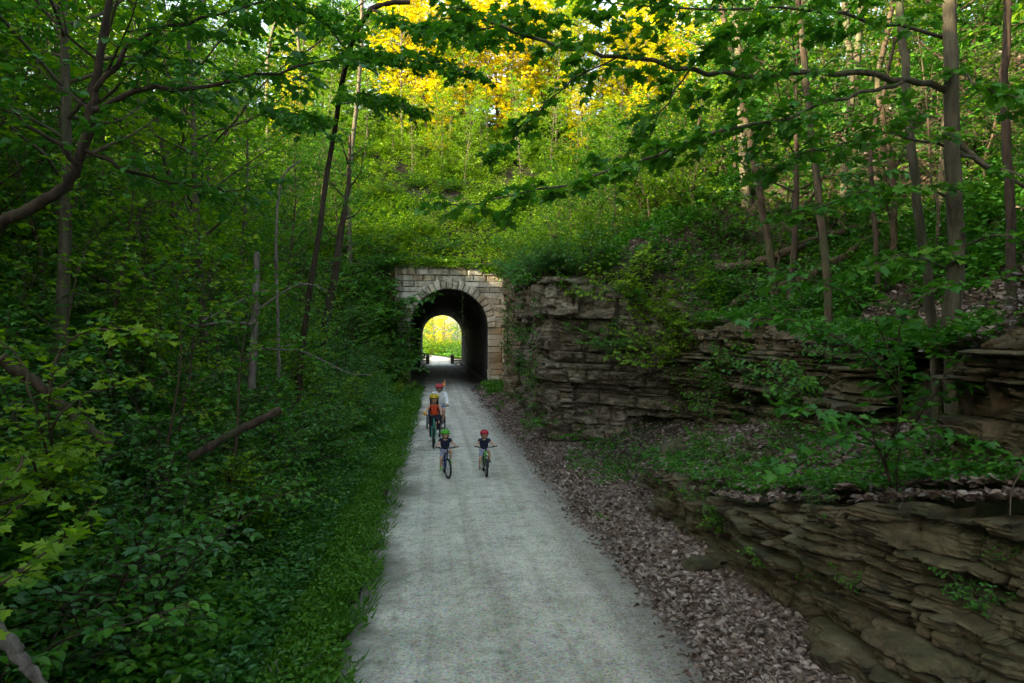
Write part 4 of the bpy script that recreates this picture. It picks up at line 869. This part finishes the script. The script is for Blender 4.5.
log('dead_branch', 'curled bare stick lying in dry leaves by the low ledge', [(762, 420), (768, 436), (785, 438)], .022, M['deadwood'], .05, 412, 0, 'branch')

# vines on the portal
def vine(label, pts, seed, r=.02, ls=.2, dens=.09, leafm='leaf'):
    p = Plant(seed); q = smooth_pts(pts, 6, .03, p.rng); p.tube(q, r, 4); p.spray(q, dens, .25, ls, .1, t0=0, r=.004); return p.finish('vine', label, 'vine', None, M['bark'], M[leafm], T_OVAL, loc=np.array(pts[0]), trunkname='stem', crownname='leaves')
vine('long thin vine dangling down the dark tunnel mouth', [(2.0, 49.7, 9.2), (1.95, 49.55, 8.2), (1.95, 49.5, 7.0), (1.98, 49.5, 5.6), (1.98, 49.5, 3.9)], 501, .012, .13, .28)
vine('leafy vine trailing from the portal top over the right courses', [(4.6, 49.85, 9.3), (4.65, 49.6, 8.8), (4.75, 49.6, 8.1)], 502, .02, .22, .12)
vine('creeper clinging to the pale rock next to the portal', [(3.6, 33, 5.8), (3.45, 32.6, 4.2), (3.5, 32.4, 2.4)], 503, .02, .14, .1)
vine('creeper hanging down the edge of the tall cliff corner', [(3.4, 21.9, 5.0), (3.1, 21.6, 4.0), (3.1, 21.5, 2.6)], 504, .015, .10, .09)
# violet wildflowers low on the left bank
pf = []; rg = np.random.default_rng(9)
for (px, py) in ((153, 577), (160, 590), (165, 597), (157, 618), (166, 626), (170, 622), (180, 645), (184, 652), (60, 430)):
    b = hit(px, py, .35); n = 26; e = bpy.data.objects.new('wildflower', None); COL.objects.link(e); g_ = np.array([b[0], b[1], hs(b[0], b[1])]); e.location = g_
    tag(e, 'violet wildflower spike in the low left undergrowth', 'flower', 'violet wildflowers in the left undergrowth')
    hgt_ = max(b[2] - g_[2], .3); mb = MB(); mb.tube([(0, 0, 0), (.01, .01, hgt_ * .6), (0, 0, hgt_)], [.004, .002], 4); mb.build('stem', M['grass'], e)
    pos = np.stack([rg.normal(0, .018, n), rg.normal(0, .018, n), hgt_ + rg.uniform(-.07, .03, n)], 1); leaves('petals', pos, rg.normal(0, 1, (n, 3)), rg.normal(0, 1, (n, 3)), np.full(n, .022), T_OVAL, M['flower'], e)
# ------------------------------------------------------------------ bicycles
def flat(name, col, rough=.5, metal=0, spec=.5): return plain(name, col, rough, metal, spec, .06, 20)
BK = flat('black_rubber', (.015, .015, .016), .75, 0, .3); ST = flat('brushed_metal', (.45, .46, .48), .35, .9); DG = flat('dark_fabric', (.03, .035, .05), .9, 0, .1)
SKIN = flat('skin', (.50, .29, .20), .6, 0, .3); WHT = flat('white_cotton', (.78, .78, .80), .9, 0, .1); DARK = flat('dark_hair', (.03, .018, .012), .8, 0, .2)
def paint(name, c): return flat(name, tuple(k * .85 for k in c), .5, 0, .4)
def bicycle(label, loc, rz, r, wb, seat_h, bar_h, bar_w, framem, forkm=None, steer=0, accent=None):
    e = bpy.data.objects.new('bicycle', None); COL.objects.link(e); e.location = loc; e.rotation_euler = (0, 0, rz); tag(e, label, 'bicycle')
    k = r / .35; tw = .031 * max(k, .85) ; bb = (0, .42 * wb, r * .82); st = (0, .24 * wb, seat_h - .06); ht = (0, .80 * wb, bar_h - .10); hb = (0, .84 * wb, r * 2 + .06 if r * 2 + .06 < bar_h - .16 else bar_h - .2)
    rear = (0, 0, r); front = (0, wb, r)
    mb = MB(); fr = .018 * max(k, .75)
    for a, b, q in ((bb, st, 1), (bb, hb, 1.3), (st, (0, ht[1], ht[2] - .03), 1.1), (ht, hb, 1.4)): mb.tube([a, b], [fr * q, fr * q], 8)
    for sx in (-.05, .05):
        mb.tube([(bb[0], bb[1], bb[2]), (sx, .12 * wb, r * .93), (sx, 0, r)], fr * .55, 6); mb.tube([(0, st[1], st[2] - .12), (sx, .05 * wb, r * 1.3), (sx, 0, r)], fr * .5, 6)
    mb.build('frame', framem, e)
    mb = MB(); mb.tube([hb, (0, hb[1] + .012, r * 2 + .02)], fr * 1.2, 8)
    for sx in (-.055, .055): mb.tube([(0, hb[1] + .01, r * 2 + .035), (sx, hb[1] + .02, r * 2 + .03), (sx, wb, r)], fr * .8, 6)
    mb.build('fork', forkm or framem, e)
    for c in (rear, front):
        mb = MB(); mb.torus((0, 0, 0), r - tw, tw, 36, 8); ty = MB()
        w = bpy.data.objects.new('wheel', None); COL.objects.link(w); w.parent = e; w.location = c
        if c is front: w.rotation_euler = (0, 0, steer)
        mb.build('tyre', BK, w); ty.torus((0, 0, 0), r - tw * 2.1, .009, 36, 6)
        for i in range(18):
            a = 2 * PI * i / 18; ty.tube([(.02 * (-1) ** i, 0, 0), (0, (r - tw * 2) * math.cos(a), (r - tw * 2) * math.sin(a))], .0018, 4)
        ty.tube([(-.05, 0, 0), (.05, 0, 0)], .018, 8); ty.build('rim', ST, w)
    mb = MB(); mb.tube([ht, (0, ht[1] - .01, bar_h)], .016, 8); mb.tube([(-bar_w / 2, ht[1] - .05, bar_h + .01), (-bar_w / 4, ht[1] + .02, bar_h), (bar_w / 4, ht[1] + .02, bar_h), (bar_w / 2, ht[1] - .05, bar_h + .01)], .012, 8)
    hbm = mb.build('handlebar', BK, e)
    for sx in (-1, 1):
        g_ = MB(); g_.tube([(sx * (bar_w / 2 - .11), ht[1] - .032, bar_h + .008), (sx * (bar_w / 2 + .005), ht[1] - .052, bar_h + .011)], .018, 8); g_.build('grip', BK, hbm)
    mb = MB(); mb.tube([st, (0, st[1] - .01, seat_h - .02)], .013, 8); mb.ball((0, st[1] - .02, seat_h), (.075 * max(k, .75), .13 * max(k, .75), .03)); mb.ball((0, st[1] + .09, seat_h), (.03, .10, .022)); mb.build('saddle', BK, e)
    mb = MB(); cl = .17 * k; mb.tube([(-.06, bb[1], bb[2]), (.06, bb[1], bb[2])], .02, 8)
    ca = 1.0; pd = []
    for sx, s in ((-1, 1), (1, -1)):
        q = (sx * .10, bb[1] + s * cl * math.cos(ca), bb[2] + s * cl * math.sin(ca)); mb.tube([(sx * .07, bb[1], bb[2]), (sx * .07, q[1], q[2])], .009, 6); mb.box((sx * .13, q[1], q[2]), (.09, .07, .02)); pd.append(np.array([sx * .12, q[1], q[2] + .012]))
    mb.torus((.055, bb[1], bb[2]), .09 * k, .006, 24, 4); mb.tube([(.055, bb[1], bb[2] + .09 * k), (.055, 0, r + .03)], .005, 4); mb.tube([(.055, bb[1], bb[2] - .09 * k), (.055, 0, r - .03)], .005, 4)
    mb.build('crank', ST, e)
    grips = [np.array([sx * (bar_w / 2 - .05), ht[1] - .042, bar_h + .01]) for sx in (-1, 1)]
    return e, np.array([0, st[1] - .02, seat_h]), grips, pd

# ------------------------------------------------------------------ riders
def skin_mesh(name, nodes, edges, mat, parent, sub=2, join=None):
    names = list(nodes); me = bpy.data.meshes.new(name); me.from_pydata([tuple(map(float, nodes[n][0])) for n in names], [(names.index(a), names.index(b)) for a, b in edges], [])
    o = bpy.data.objects.new(name + '_tmp', me); COL.objects.link(o); o.modifiers.new('s', 'SKIN'); m = o.modifiers.new('u', 'SUBSURF'); m.levels = sub; m.render_levels = sub
    for i, n in enumerate(names):
        rr = nodes[n][1]; rr = rr if hasattr(rr, '__len__') else (rr, rr); me.skin_vertices[0].data[i].radius = rr; me.skin_vertices[0].data[i].use_root = i == 0
    bpy.context.view_layer.update(); ev = o.evaluated_get(bpy.context.evaluated_depsgraph_get()); m2 = bpy.data.meshes.new_from_object(ev)
    V = [v.co[:] for v in m2.vertices]; Fs = [tuple(p.vertices) for p in m2.polygons]; bpy.data.objects.remove(o); bpy.data.meshes.remove(m2)
    mb = join or MB(); mb.add(V, Fs, 0); return mb.build(name, mat, parent)
def ik(a, b, l1, l2, pole):
    a = np.array(a, float); b = np.array(b, float); d = b - a; D = np.linalg.norm(d)
    if D > (l1 + l2) * .995: s = D / ((l1 + l2) * .995); l1 *= s; l2 *= s
    x = (l1 * l1 - l2 * l2 + D * D) / (2 * D); h = math.sqrt(max(0, l1 * l1 - x * x)); u = d / D; p = np.array(pole, float); p = p - (p @ u) * u; p /= np.linalg.norm(p); return a + u * x + p * h
def rider(label, loc, rz, H, seat, grips, pedals, shirt, shorts, shoe, helmet, sleeves='short', long_legs=False, lean=.28, turn=0, hair=DARK, kid=True, longhair=False, glasses=False, skin=SKIN):
    e = bpy.data.objects.new('person', None); COL.objects.link(e); e.location = loc; e.rotation_euler = (0, 0, rz); tag(e, label, 'person')
    hip = seat + np.array([0, -.01, .075 * H]); sp = np.array([0, math.sin(lean), math.cos(lean)]); chest = hip + sp * .20 * H; neck = hip + sp * .30 * H + np.array([0, .0, 0]); hr = (.078 if not kid else .098) * H
    hc = neck + np.array([0, .02 * H, hr * 1.28]); sw = (.115 if not kid else .11) * H
    Nd = {'hip': (hip, (.085 * H, .07 * H)), 'waist': (hip + sp * .1 * H, (.075 * H, .058 * H)), 'chest': (chest, (.092 * H, .065 * H)), 'up': (hip + sp * .265 * H, (.07 * H, .05 * H)), 'neck': (neck, .034 * H), 'head': (hc - np.array([0, 0, hr * .5]), .036 * H)}
    Ed = [('hip', 'waist'), ('waist', 'chest'), ('chest', 'up'), ('up', 'neck'), ('neck', 'head')]
    sk = MB(); mids = {}
    for i, sx in enumerate((-1, 1)):
        sh = hip + sp * .265 * H + np.array([sx * sw, 0, 0]); g = grips[i]; wr = g + np.array([0, -.055 * H, .025 * H]); el = ik(sh, wr, .165 * H, .15 * H, (sx * .9, -.3, -.6))
        n = str(i); Nd['s' + n] = (sh, .040 * H); Nd['ma' + n] = ((sh + el) / 2, .032 * H); Nd['e' + n] = (el, .026 * H); Nd['w' + n] = (wr, .018 * H); Nd['p' + n] = (g + np.array([0, -.022 * H, .018 * H]), (.024 * H, .012 * H))
        Ed += [('up', 's' + n), ('s' + n, 'ma' + n), ('ma' + n, 'e' + n), ('e' + n, 'w' + n), ('w' + n, 'p' + n)]
        for f in range(4):     # fingers closing round the grip
            o_ = np.array([(f - 1.5) * .0135 * H, 0, 0]); q = g + o_; L_ = [1, 1.08, 1.02, .85][f]
            sk.tube(smooth_pts([q + np.array([0, -.02 * H, .017 * H]), q + np.array([0, .004 * H * L_, .021 * H]), q + np.array([0, .018 * H * L_, .006 * H]), q + np.array([0, .009 * H, -.012 * H * L_])], 3), [.0072 * H, .0055 * H], 6)
        sk.tube([g + np.array([-sx * .022 * H, -.022 * H, .012 * H]), g + np.array([-sx * .034 * H, -.005 * H, .002 * H]), g + np.array([-sx * .03 * H, .008 * H, -.010 * H])], [.0085 * H, .006 * H], 6)
        hj = hip + np.array([sx * .052 * H, .01 * H, -.02 * H]); an = pedals[i] + np.array([0, -.045 * H, .05 * H]); kn = ik(hj, an, .235 * H, .235 * H, (sx * .25, 1, .3))
        Nd['h' + n] = (hj, .062 * H); Nd['th' + n] = ((hj * .45 + kn * .55), .048 * H); Nd['k' + n] = (kn, .036 * H); Nd['cf' + n] = (kn * .68 + an * .32, .034 * H); Nd['a' + n] = (an, .021 * H); Nd['t' + n] = (pedals[i] + np.array([0, .05 * H, .022 * H]), .018 * H)
        Ed += [('hip', 'h' + n), ('h' + n, 'th' + n), ('th' + n, 'k' + n), ('k' + n, 'cf' + n), ('cf' + n, 'a' + n), ('a' + n, 't' + n)]
    c, s = math.cos(turn), math.sin(turn)
    def hd(p):   # face towards +y: jaw narrower, nose
        x, y, z = p
        if z < 0: x *= 1 + .30 * z; y *= 1 + .18 * z
        if y > .7 and -.35 < z < .1 and abs(x) < .22: y += .22 * (1 - abs(x) / .22) * (1 - (z + .12) ** 2 * 12 if abs(z + .12) < .28 else 0)
        return (x * c - y * s, x * s + y * c, z)
    sk.ball(hc, (hr * .82, hr * .98, hr * 1.18), 0, 24, 18, hd)
    def fpt(x, y, z): return hc + np.array([(x * c - y * s) * hr * .82, (x * s + y * c) * hr * .98, z * hr * 1.18])
    for sx in (-1, 1):
        sk.ball(fpt(sx * .98, -.02, -.02), (hr * .10, hr * .16, hr * .22), 0, 8, 6); sk.ball(fpt(sx * .34, .88, .02), hr * .085, 1, 8, 6); sk.ball(fpt(sx * .34, .94, .02), hr * .05, 2, 6, 5)
    sk.ball(fpt(0, .80, -.52), (hr * .24, hr * .09, hr * .05), 3, 8, 5)
    body = skin_mesh('body', Nd, Ed, [skin, WHT, DARK, flat('lips', (.42, .14, .11))], e, 2, sk)
    up = 1.16
    def grow(n, f=up): r_ = Nd[n][1]; r_ = r_ if hasattr(r_, '__len__') else (r_, r_); return (Nd[n][0], tuple(q * f for q in r_))
    S_ = {'chest': grow('chest', 1.26), 'waist': grow('waist', 1.28), 'hip': (hip + sp * .01 * H, (.095 * H, .08 * H)), 'up': (Nd['up'][0] + sp * .012 * H, (.084 * H, .066 * H))}; Es = [('chest', 'waist'), ('waist', 'hip'), ('chest', 'up')]
    for n in '01':
        if sleeves != 'none':
            S_['s' + n] = (Nd['s' + n][0] + np.array([0, 0, .008 * H]), .056 * H); S_['ma' + n] = (Nd['ma' + n][0] * 1.0 + (Nd['e' + n][0] - Nd['ma' + n][0]) * .25, .040 * H); Es += [('up', 's' + n), ('s' + n, 'ma' + n)]
            if sleeves == 'long': S_['e' + n] = grow('e' + n, 1.3); S_['w' + n] = grow('w' + n, 1.35); Es += [('ma' + n, 'e' + n), ('e' + n, 'w' + n)]
        else: S_['s' + n] = (Nd['up'][0] * .5 + Nd['s' + n][0] * .5, .036 * H); Es += [('up', 's' + n)]
    skin_mesh('shirt', S_, Es, shirt, e)
    B_ = {'hip': grow('hip', 1.13)}; Eb = []
    for n in '01':
        B_['h' + n] = grow('h' + n, 1.18); B_['th' + n] = grow('th' + n, 1.22); Eb += [('hip', 'h' + n), ('h' + n, 'th' + n)]
        if long_legs: B_['k' + n] = grow('k' + n, 1.12); B_['cf' + n] = grow('cf' + n, 1.12); B_['a' + n] = (Nd['a' + n][0] * .85 + Nd['cf' + n][0] * .15, .027 * H); Eb += [('th' + n, 'k' + n), ('k' + n, 'cf' + n), ('cf' + n, 'a' + n)]
        else: B_['k' + n] = (Nd['th' + n][0] * .4 + Nd['k' + n][0] * .6, .050 * H); Eb += [('th' + n, 'k' + n)]
    skin_mesh('trousers' if long_legs else 'shorts', B_, Eb, shorts, e)
    for i in (0, 1):
        mb = MB(); q = pedals[i]; mb.ball(q + np.array([0, .01 * H, .026 * H]), (.030 * H, .082 * H, .024 * H), 0, 14, 8); mb.ball(q + np.array([0, -.045 * H, .045 * H]), (.028 * H, .034 * H, .036 * H), 0, 12, 8); mb.build('shoe', shoe, e)
    mb = MB(); mb.ball(hc + np.array([s * hr * .12, -c * hr * .12, hr * .1]), (hr * .92, hr * 1.0, hr * 1.2), 0, 18, 12, lambda p: (p[0] * (1 if p[1] < .4 else .9), min(p[1], .45), p[2]))
    if longhair:
        mb.tube(smooth_pts([hc + np.array([0, -hr * .8, hr * .2]), hc + np.array([0, -hr * 1.1, -hr * .9]), neck + np.array([0, -hr * .7, -hr * 1.3]), neck + np.array([0, -hr * .6, -hr * 2.4])], 4), [hr * .7, hr * .35], 10)
        for sx in (-1, 1): mb.tube([hc + np.array([sx * hr * .75, 0, 0]), hc + np.array([sx * hr * .8, .0, -hr * 1.2]), neck + np.array([sx * hr * .75, .05, -hr * 1.6])], [hr * .28, hr * .14], 8)
    mb.build('hair', hair, e)
    # helmet: vented shell with a rim
    mb = MB()
    def hf(p):
        x, y, z = p; k = 1 + (.05 if (int((math.atan2(x, y) + 9) * 3.2) % 2) else -.03) * (1 if .15 < z < .9 else 0); return (x * k, y * k * 1.0, z * k)
    mb.ball(hc + np.array([0, -hr * .05, hr * .25]), (hr * 1.10, hr * 1.34, hr * 1.0), 0, 30, 10, hf, 0, PI * .55)
    for ang in (-.75, -.38, 0, .38, .75):
        for el_ in (.45, .95):
            px_, py_, pz_ = math.sin(ang) * math.cos(el_), math.cos(ang) * math.cos(el_), math.sin(el_)
            mb.ball(hc + np.array([0, -hr * .05, hr * .25]) + np.array([px_ * hr * 1.12, py_ * hr * 1.34, pz_ * hr * 1.0]), (hr * .10, hr * .2, hr * .2), 1, 8, 6)
    n = 30; ring = [(hc[0] + hr * 1.12 * math.cos(2 * PI * i / n), hc[1] - hr * .05 + hr * 1.32 * math.sin(2 * PI * i / n), hc[2] + hr * .14 + (hr * .06 * math.sin(2 * PI * i / n))) for i in range(n + 1)]
    mb.tube(ring, hr * .07, 6, 1); hm = mb.build('helmet', [helmet, BK], e)
    mb = MB()
    for sx in (-1, 1): mb.tube([hc + np.array([sx * hr * 1.0, 0, hr * .1]), hc + np.array([sx * hr * .72, .1 * hr, -hr * .8]), hc + np.array([0, hr * .35, -hr * 1.22])], hr * .045, 5)
    mb.build('chin_strap', BK, hm)
    if glasses:
        mb = MB()
        for sx in (-1, 1): mb.ball(fpt(sx * .36, .98, .04), (hr * .27, hr * .07, hr * .2), 0, 10, 6); mb.tube([fpt(sx * .6, .85, .06), fpt(sx * 1.0, 0, .06)], hr * .03, 4)
        mb.tube([fpt(-.15, 1.0, .08), fpt(.15, 1.0, .08)], hr * .04, 4); mb.build('sunglasses', BK, e)
    return e
NAVY = flat('navy_cotton', (.020, .028, .055), .9, 0, .1); LAV = flat('pale_lavender_cotton', (.30, .31, .42), .9, 0, .1); KH = flat('grey_blue_cotton', (.26, .30, .40), .9, 0, .1)
RED = flat('orange_red_cotton', (.62, .075, .03), .9, 0, .1); LEG = flat('dark_leggings', (.022, .022, .035), .8, 0, .15)
GREENP = paint('bright_green_paint', (.12, .62, .04)); REDP = paint('crimson_paint', (.62, .02, .06)); YELP = paint('yellow_paint', (.75, .55, .03)); PINK = paint('coral_red_paint', (.75, .07, .09)); TEAL = paint('teal_paint', (.04, .36, .26))
DBLUE = paint('dark_blue_paint', (.02, .03, .07)); GRN = flat('green_shoe', (.10, .55, .05)); DKSH = flat('dark_shoe', (.03, .028, .03)); ORG = flat('orange_cloth', (.9, .30, .02), .8, 0, .1); BLUEP = paint('blue_paint', (.02, .04, .2))
def gp(px, py):   # point on the trail under a pixel
    d = ray(px, py); t = -CAMZ / d[2]; x, y = d[0] * t, d[1] * t; return np.array([x, y, .045])
# kid in the red helmet
def place_front(px, py, rz, wb, r):   # put the front tyre's lowest point under the pixel
    q = gp(px, py); return q - np.array([-math.sin(rz), math.cos(rz), 0]) * wb
r, wb, rz = .235, .78, PI + .03
l = place_front(486.5, 479, rz, wb, r); b, seat, gr, pdl = bicycle('small bike with bright green head tube, ridden by the child in the red helmet', l, rz, r, wb, .50, .72, .56, GREENP, BK)
rider('child in red helmet and navy shirt on the green-framed small bike', l, rz, 1.0, seat, gr, pdl, NAVY, LAV, DKSH, REDP, lean=.25)
# kid in the green helmet
r, wb, rz = .25, .82, PI + .10
l = place_front(448, 480.5, rz, wb, r); b, seat, gr, pdl = bicycle('small dark bike with its front wheel turned, ridden by the child in the green helmet', l, rz, r, wb, .52, .73, .56, DBLUE, BLUEP, .2)
rider('child in green helmet and navy shirt riding the small dark bike', l, rz, 1.03, seat, gr, pdl, NAVY, LAV, GRN, GREENP, lean=.30, turn=-.35)
# girl
r, wb, rz = .33, 1.0, PI - .03
l = place_front(433.5, 450, rz, wb, r); b, seat, gr, pdl = bicycle('teal bike ridden by the girl in the orange-red top', l, rz, r, wb, .80, 1.02, .58, TEAL, TEAL)
mb = MB(); mb.ball(gr[1] + np.array([.05, .04, .05]), (.05, .05, .06), 0, 10, 8); mb.tube([gr[1] + np.array([0, .02, 0]), gr[1] + np.array([.05, .04, .03])], .01, 5); mb.build('bell', flat('orange_bell', (.85, .4, .03)), b)
rider('girl with long dark hair in yellow helmet and orange-red top riding the teal bike', l, rz, 1.42, seat, gr, pdl, RED, LEG, WHT, YELP, sleeves='none', long_legs=True, lean=.15, longhair=True)
# adult
r, wb, rz = .35, 1.06, PI
l = place_front(439.6, 438.5, rz, wb, r); b, seat, gr, pdl = bicycle('black adult bike pulling a child trailer behind the teal bike', l, rz, r, wb, .92, 1.06, .64, DBLUE, BK)
rider('adult in coral helmet, sunglasses and white long-sleeved shirt riding behind the girl', l, rz, 1.66, seat, gr, pdl, WHT, KH, DKSH, PINK, sleeves='long', lean=.30, kid=False, glasses=True)
e = bpy.data.objects.new('bike_trailer', None); COL.objects.link(e); tl_ = gp(436, 429.5); e.location = tl_; tag(e, 'dark two-wheeled child trailer with an orange pennant, hitched behind the adult bike', 'bike trailer')
for sx in (-1, 1):
    w = bpy.data.objects.new('wheel', None); COL.objects.link(w); w.parent = e; w.location = (sx * .34, 0, .25); mb = MB(); mb.torus((0, 0, 0), .226, .024, 30, 8); mb.build('tyre', BK, w)
    mb = MB(); mb.torus((0, 0, 0), .2, .008, 30, 5); mb.tube([(-.04, 0, 0), (.04, 0, 0)], .02, 8)
    for i in range(14): a = 2 * PI * i / 14; mb.tube([(0, 0, 0), (0, .2 * math.cos(a), .2 * math.sin(a))], .002, 4)
    mb.build('rim', ST, w)
mb = MB()
for sx in (-.28, .28):
    mb.tube(smooth_pts([(sx, -.42, .22), (sx, -.40, .5), (sx, -.05, .85), (sx, .30, .80), (sx, .42, .3), (sx, -.42, .22)], 5), .014, 6)
for y_, z_ in ((-.42, .22), (-.05, .85), (.42, .3)): mb.tube([(-.28, y_, z_), (.28, y_, z_)], .012, 6)
mb.tube([(0, -.42, .22), (-.12, -.9, .3), (-.12, -1.25, .36)], .015, 6)
mb.build('frame', BK, e)
mb = MB(); prof = [(-.40, .20), (-.38, .52), (-.05, .83), (.28, .78), (.40, .30), (.36, .18)]
V = [(sx, a, b_) for sx in (-.27, .27) for a, b_ in prof]; n = 6
mb.add(V, [tuple(range(n)), tuple(range(2 * n - 1, n - 1, -1))] + [(i, (i + 1) % n, n + (i + 1) % n, n + i) for i in range(n)], 0, False); mb.build('canopy', DG, e)
mb = MB(); mb.tube([(.27, .35, .4), (.30, .37, 1.1), (.36, .38, 1.88)], .006, 5); fp = mb.build('flag_pole', WHT, e)
mb = MB(); mb.add([(.36, .38, 1.88), (.35, .38, 1.60), (.27, .42, 1.58), (.24, .36, 1.66), (.362, .39, 1.88), (.352, .39, 1.60), (.272, .43, 1.58), (.242, .37, 1.66)], [(0, 1, 2, 3), (7, 6, 5, 4), (0, 4, 5, 1), (1, 5, 6, 2), (2, 6, 7, 3), (3, 7, 4, 0)], 0, False); mb.build('pennant', ORG, fp)
e.rotation_euler = (0, 0, 0)

# ------------------------------------------------------------------ bollards at the far mouth
POST = plain('dark_timber', (.05, .045, .04), .8)
for x, lab in ((-1.1, 'dark timber barrier post on the left of the trail beyond the tunnel'), (2.6, 'dark timber barrier post on the right of the trail beyond the tunnel')):
    e = bpy.data.objects.new('barrier_post', None); COL.objects.link(e); e.location = (x, 104, 0); tag(e, lab, 'bollard')
    mb = MB(); mb.box((0, 0, .65), (.5, .5, 1.3)); mb.build('post', POST, e); mb = MB(); mb.add([(-.3, -.3, 1.3), (.3, -.3, 1.3), (.3, .3, 1.3), (-.3, .3, 1.3), (0, 0, 1.55)], [(0, 1, 4), (1, 2, 4), (2, 3, 4), (3, 0, 4), (3, 2, 1, 0)], 0, False); mb.build('cap', POST, e)
    mb = MB(); sx = -1 if x < 0 else 1; mb.box((sx * .85, 0, .9), (1.2, .12, .18)); mb.box((sx * .85, 0, .5), (1.2, .12, .18)); mb.build('rail', POST, e)

# ------------------------------------------------------------------ light, sky, camera
SUN_EL, SUN_AZ = 15.0, 248.0     # azimuth clockwise from +Y: low sun over the left shoulder
w = bpy.data.worlds.new('World'); S.world = w; w.use_nodes = True; nt = w.node_tree; bg = nt.nodes['Background']
sky = nt.nodes.new('ShaderNodeTexSky'); sky.sky_type = 'NISHITA'; sky.sun_disc = False; sky.sun_elevation = R(SUN_EL); sky.sun_rotation = R(SUN_AZ); sky.air_density = 1.3; sky.dust_density = 2.5; sky.ozone_density = 1.2
hv = nt.nodes.new('ShaderNodeHueSaturation'); hv.inputs['Saturation'].default_value = .65; nt.links.new(sky.outputs[0], hv.inputs['Color']); nt.links.new(hv.outputs[0], bg.inputs[0]); bg.inputs[1].default_value = .15
ld = bpy.data.lights.new('sun', 'SUN'); ld.energy = 5.0; ld.angle = R(.6); ld.color = (1, .83, .53); sun = bpy.data.objects.new('sun', ld); COL.objects.link(sun)
az, el = R(SUN_AZ), R(SUN_EL); sd = Vector((math.sin(az) * math.cos(el), math.cos(az) * math.cos(el), math.sin(el))); sun.rotation_euler = sd.to_track_quat('Z', 'Y').to_euler()
cd = bpy.data.cameras.new('camera'); cd.sensor_width = 36; cd.lens = F / 1024 * 36; cd.clip_start = .05; cd.clip_end = 3000
cam = bpy.data.objects.new('camera', cd); COL.objects.link(cam); cam.location = (0, 0, CAMZ); cam.rotation_euler = (R(90), 0, -YAW); S.camera = cam
S.view_settings.view_transform = 'Standard'; S.view_settings.look = 'None'; S.view_settings.exposure = 2.78; S.view_settings.gamma = 1
S.cycles.max_bounces = 6; S.cycles.diffuse_bounces = 4; S.cycles.glossy_bounces = 2; S.cycles.transmission_bounces = 3; S.cycles.use_denoising = True; S.cycles.caustics_reflective = False; S.cycles.caustics_refractive = False
S.cycles.use_adaptive_sampling = True; S.cycles.adaptive_threshold = .02; S.cycles.sample_clamp_indirect = 4
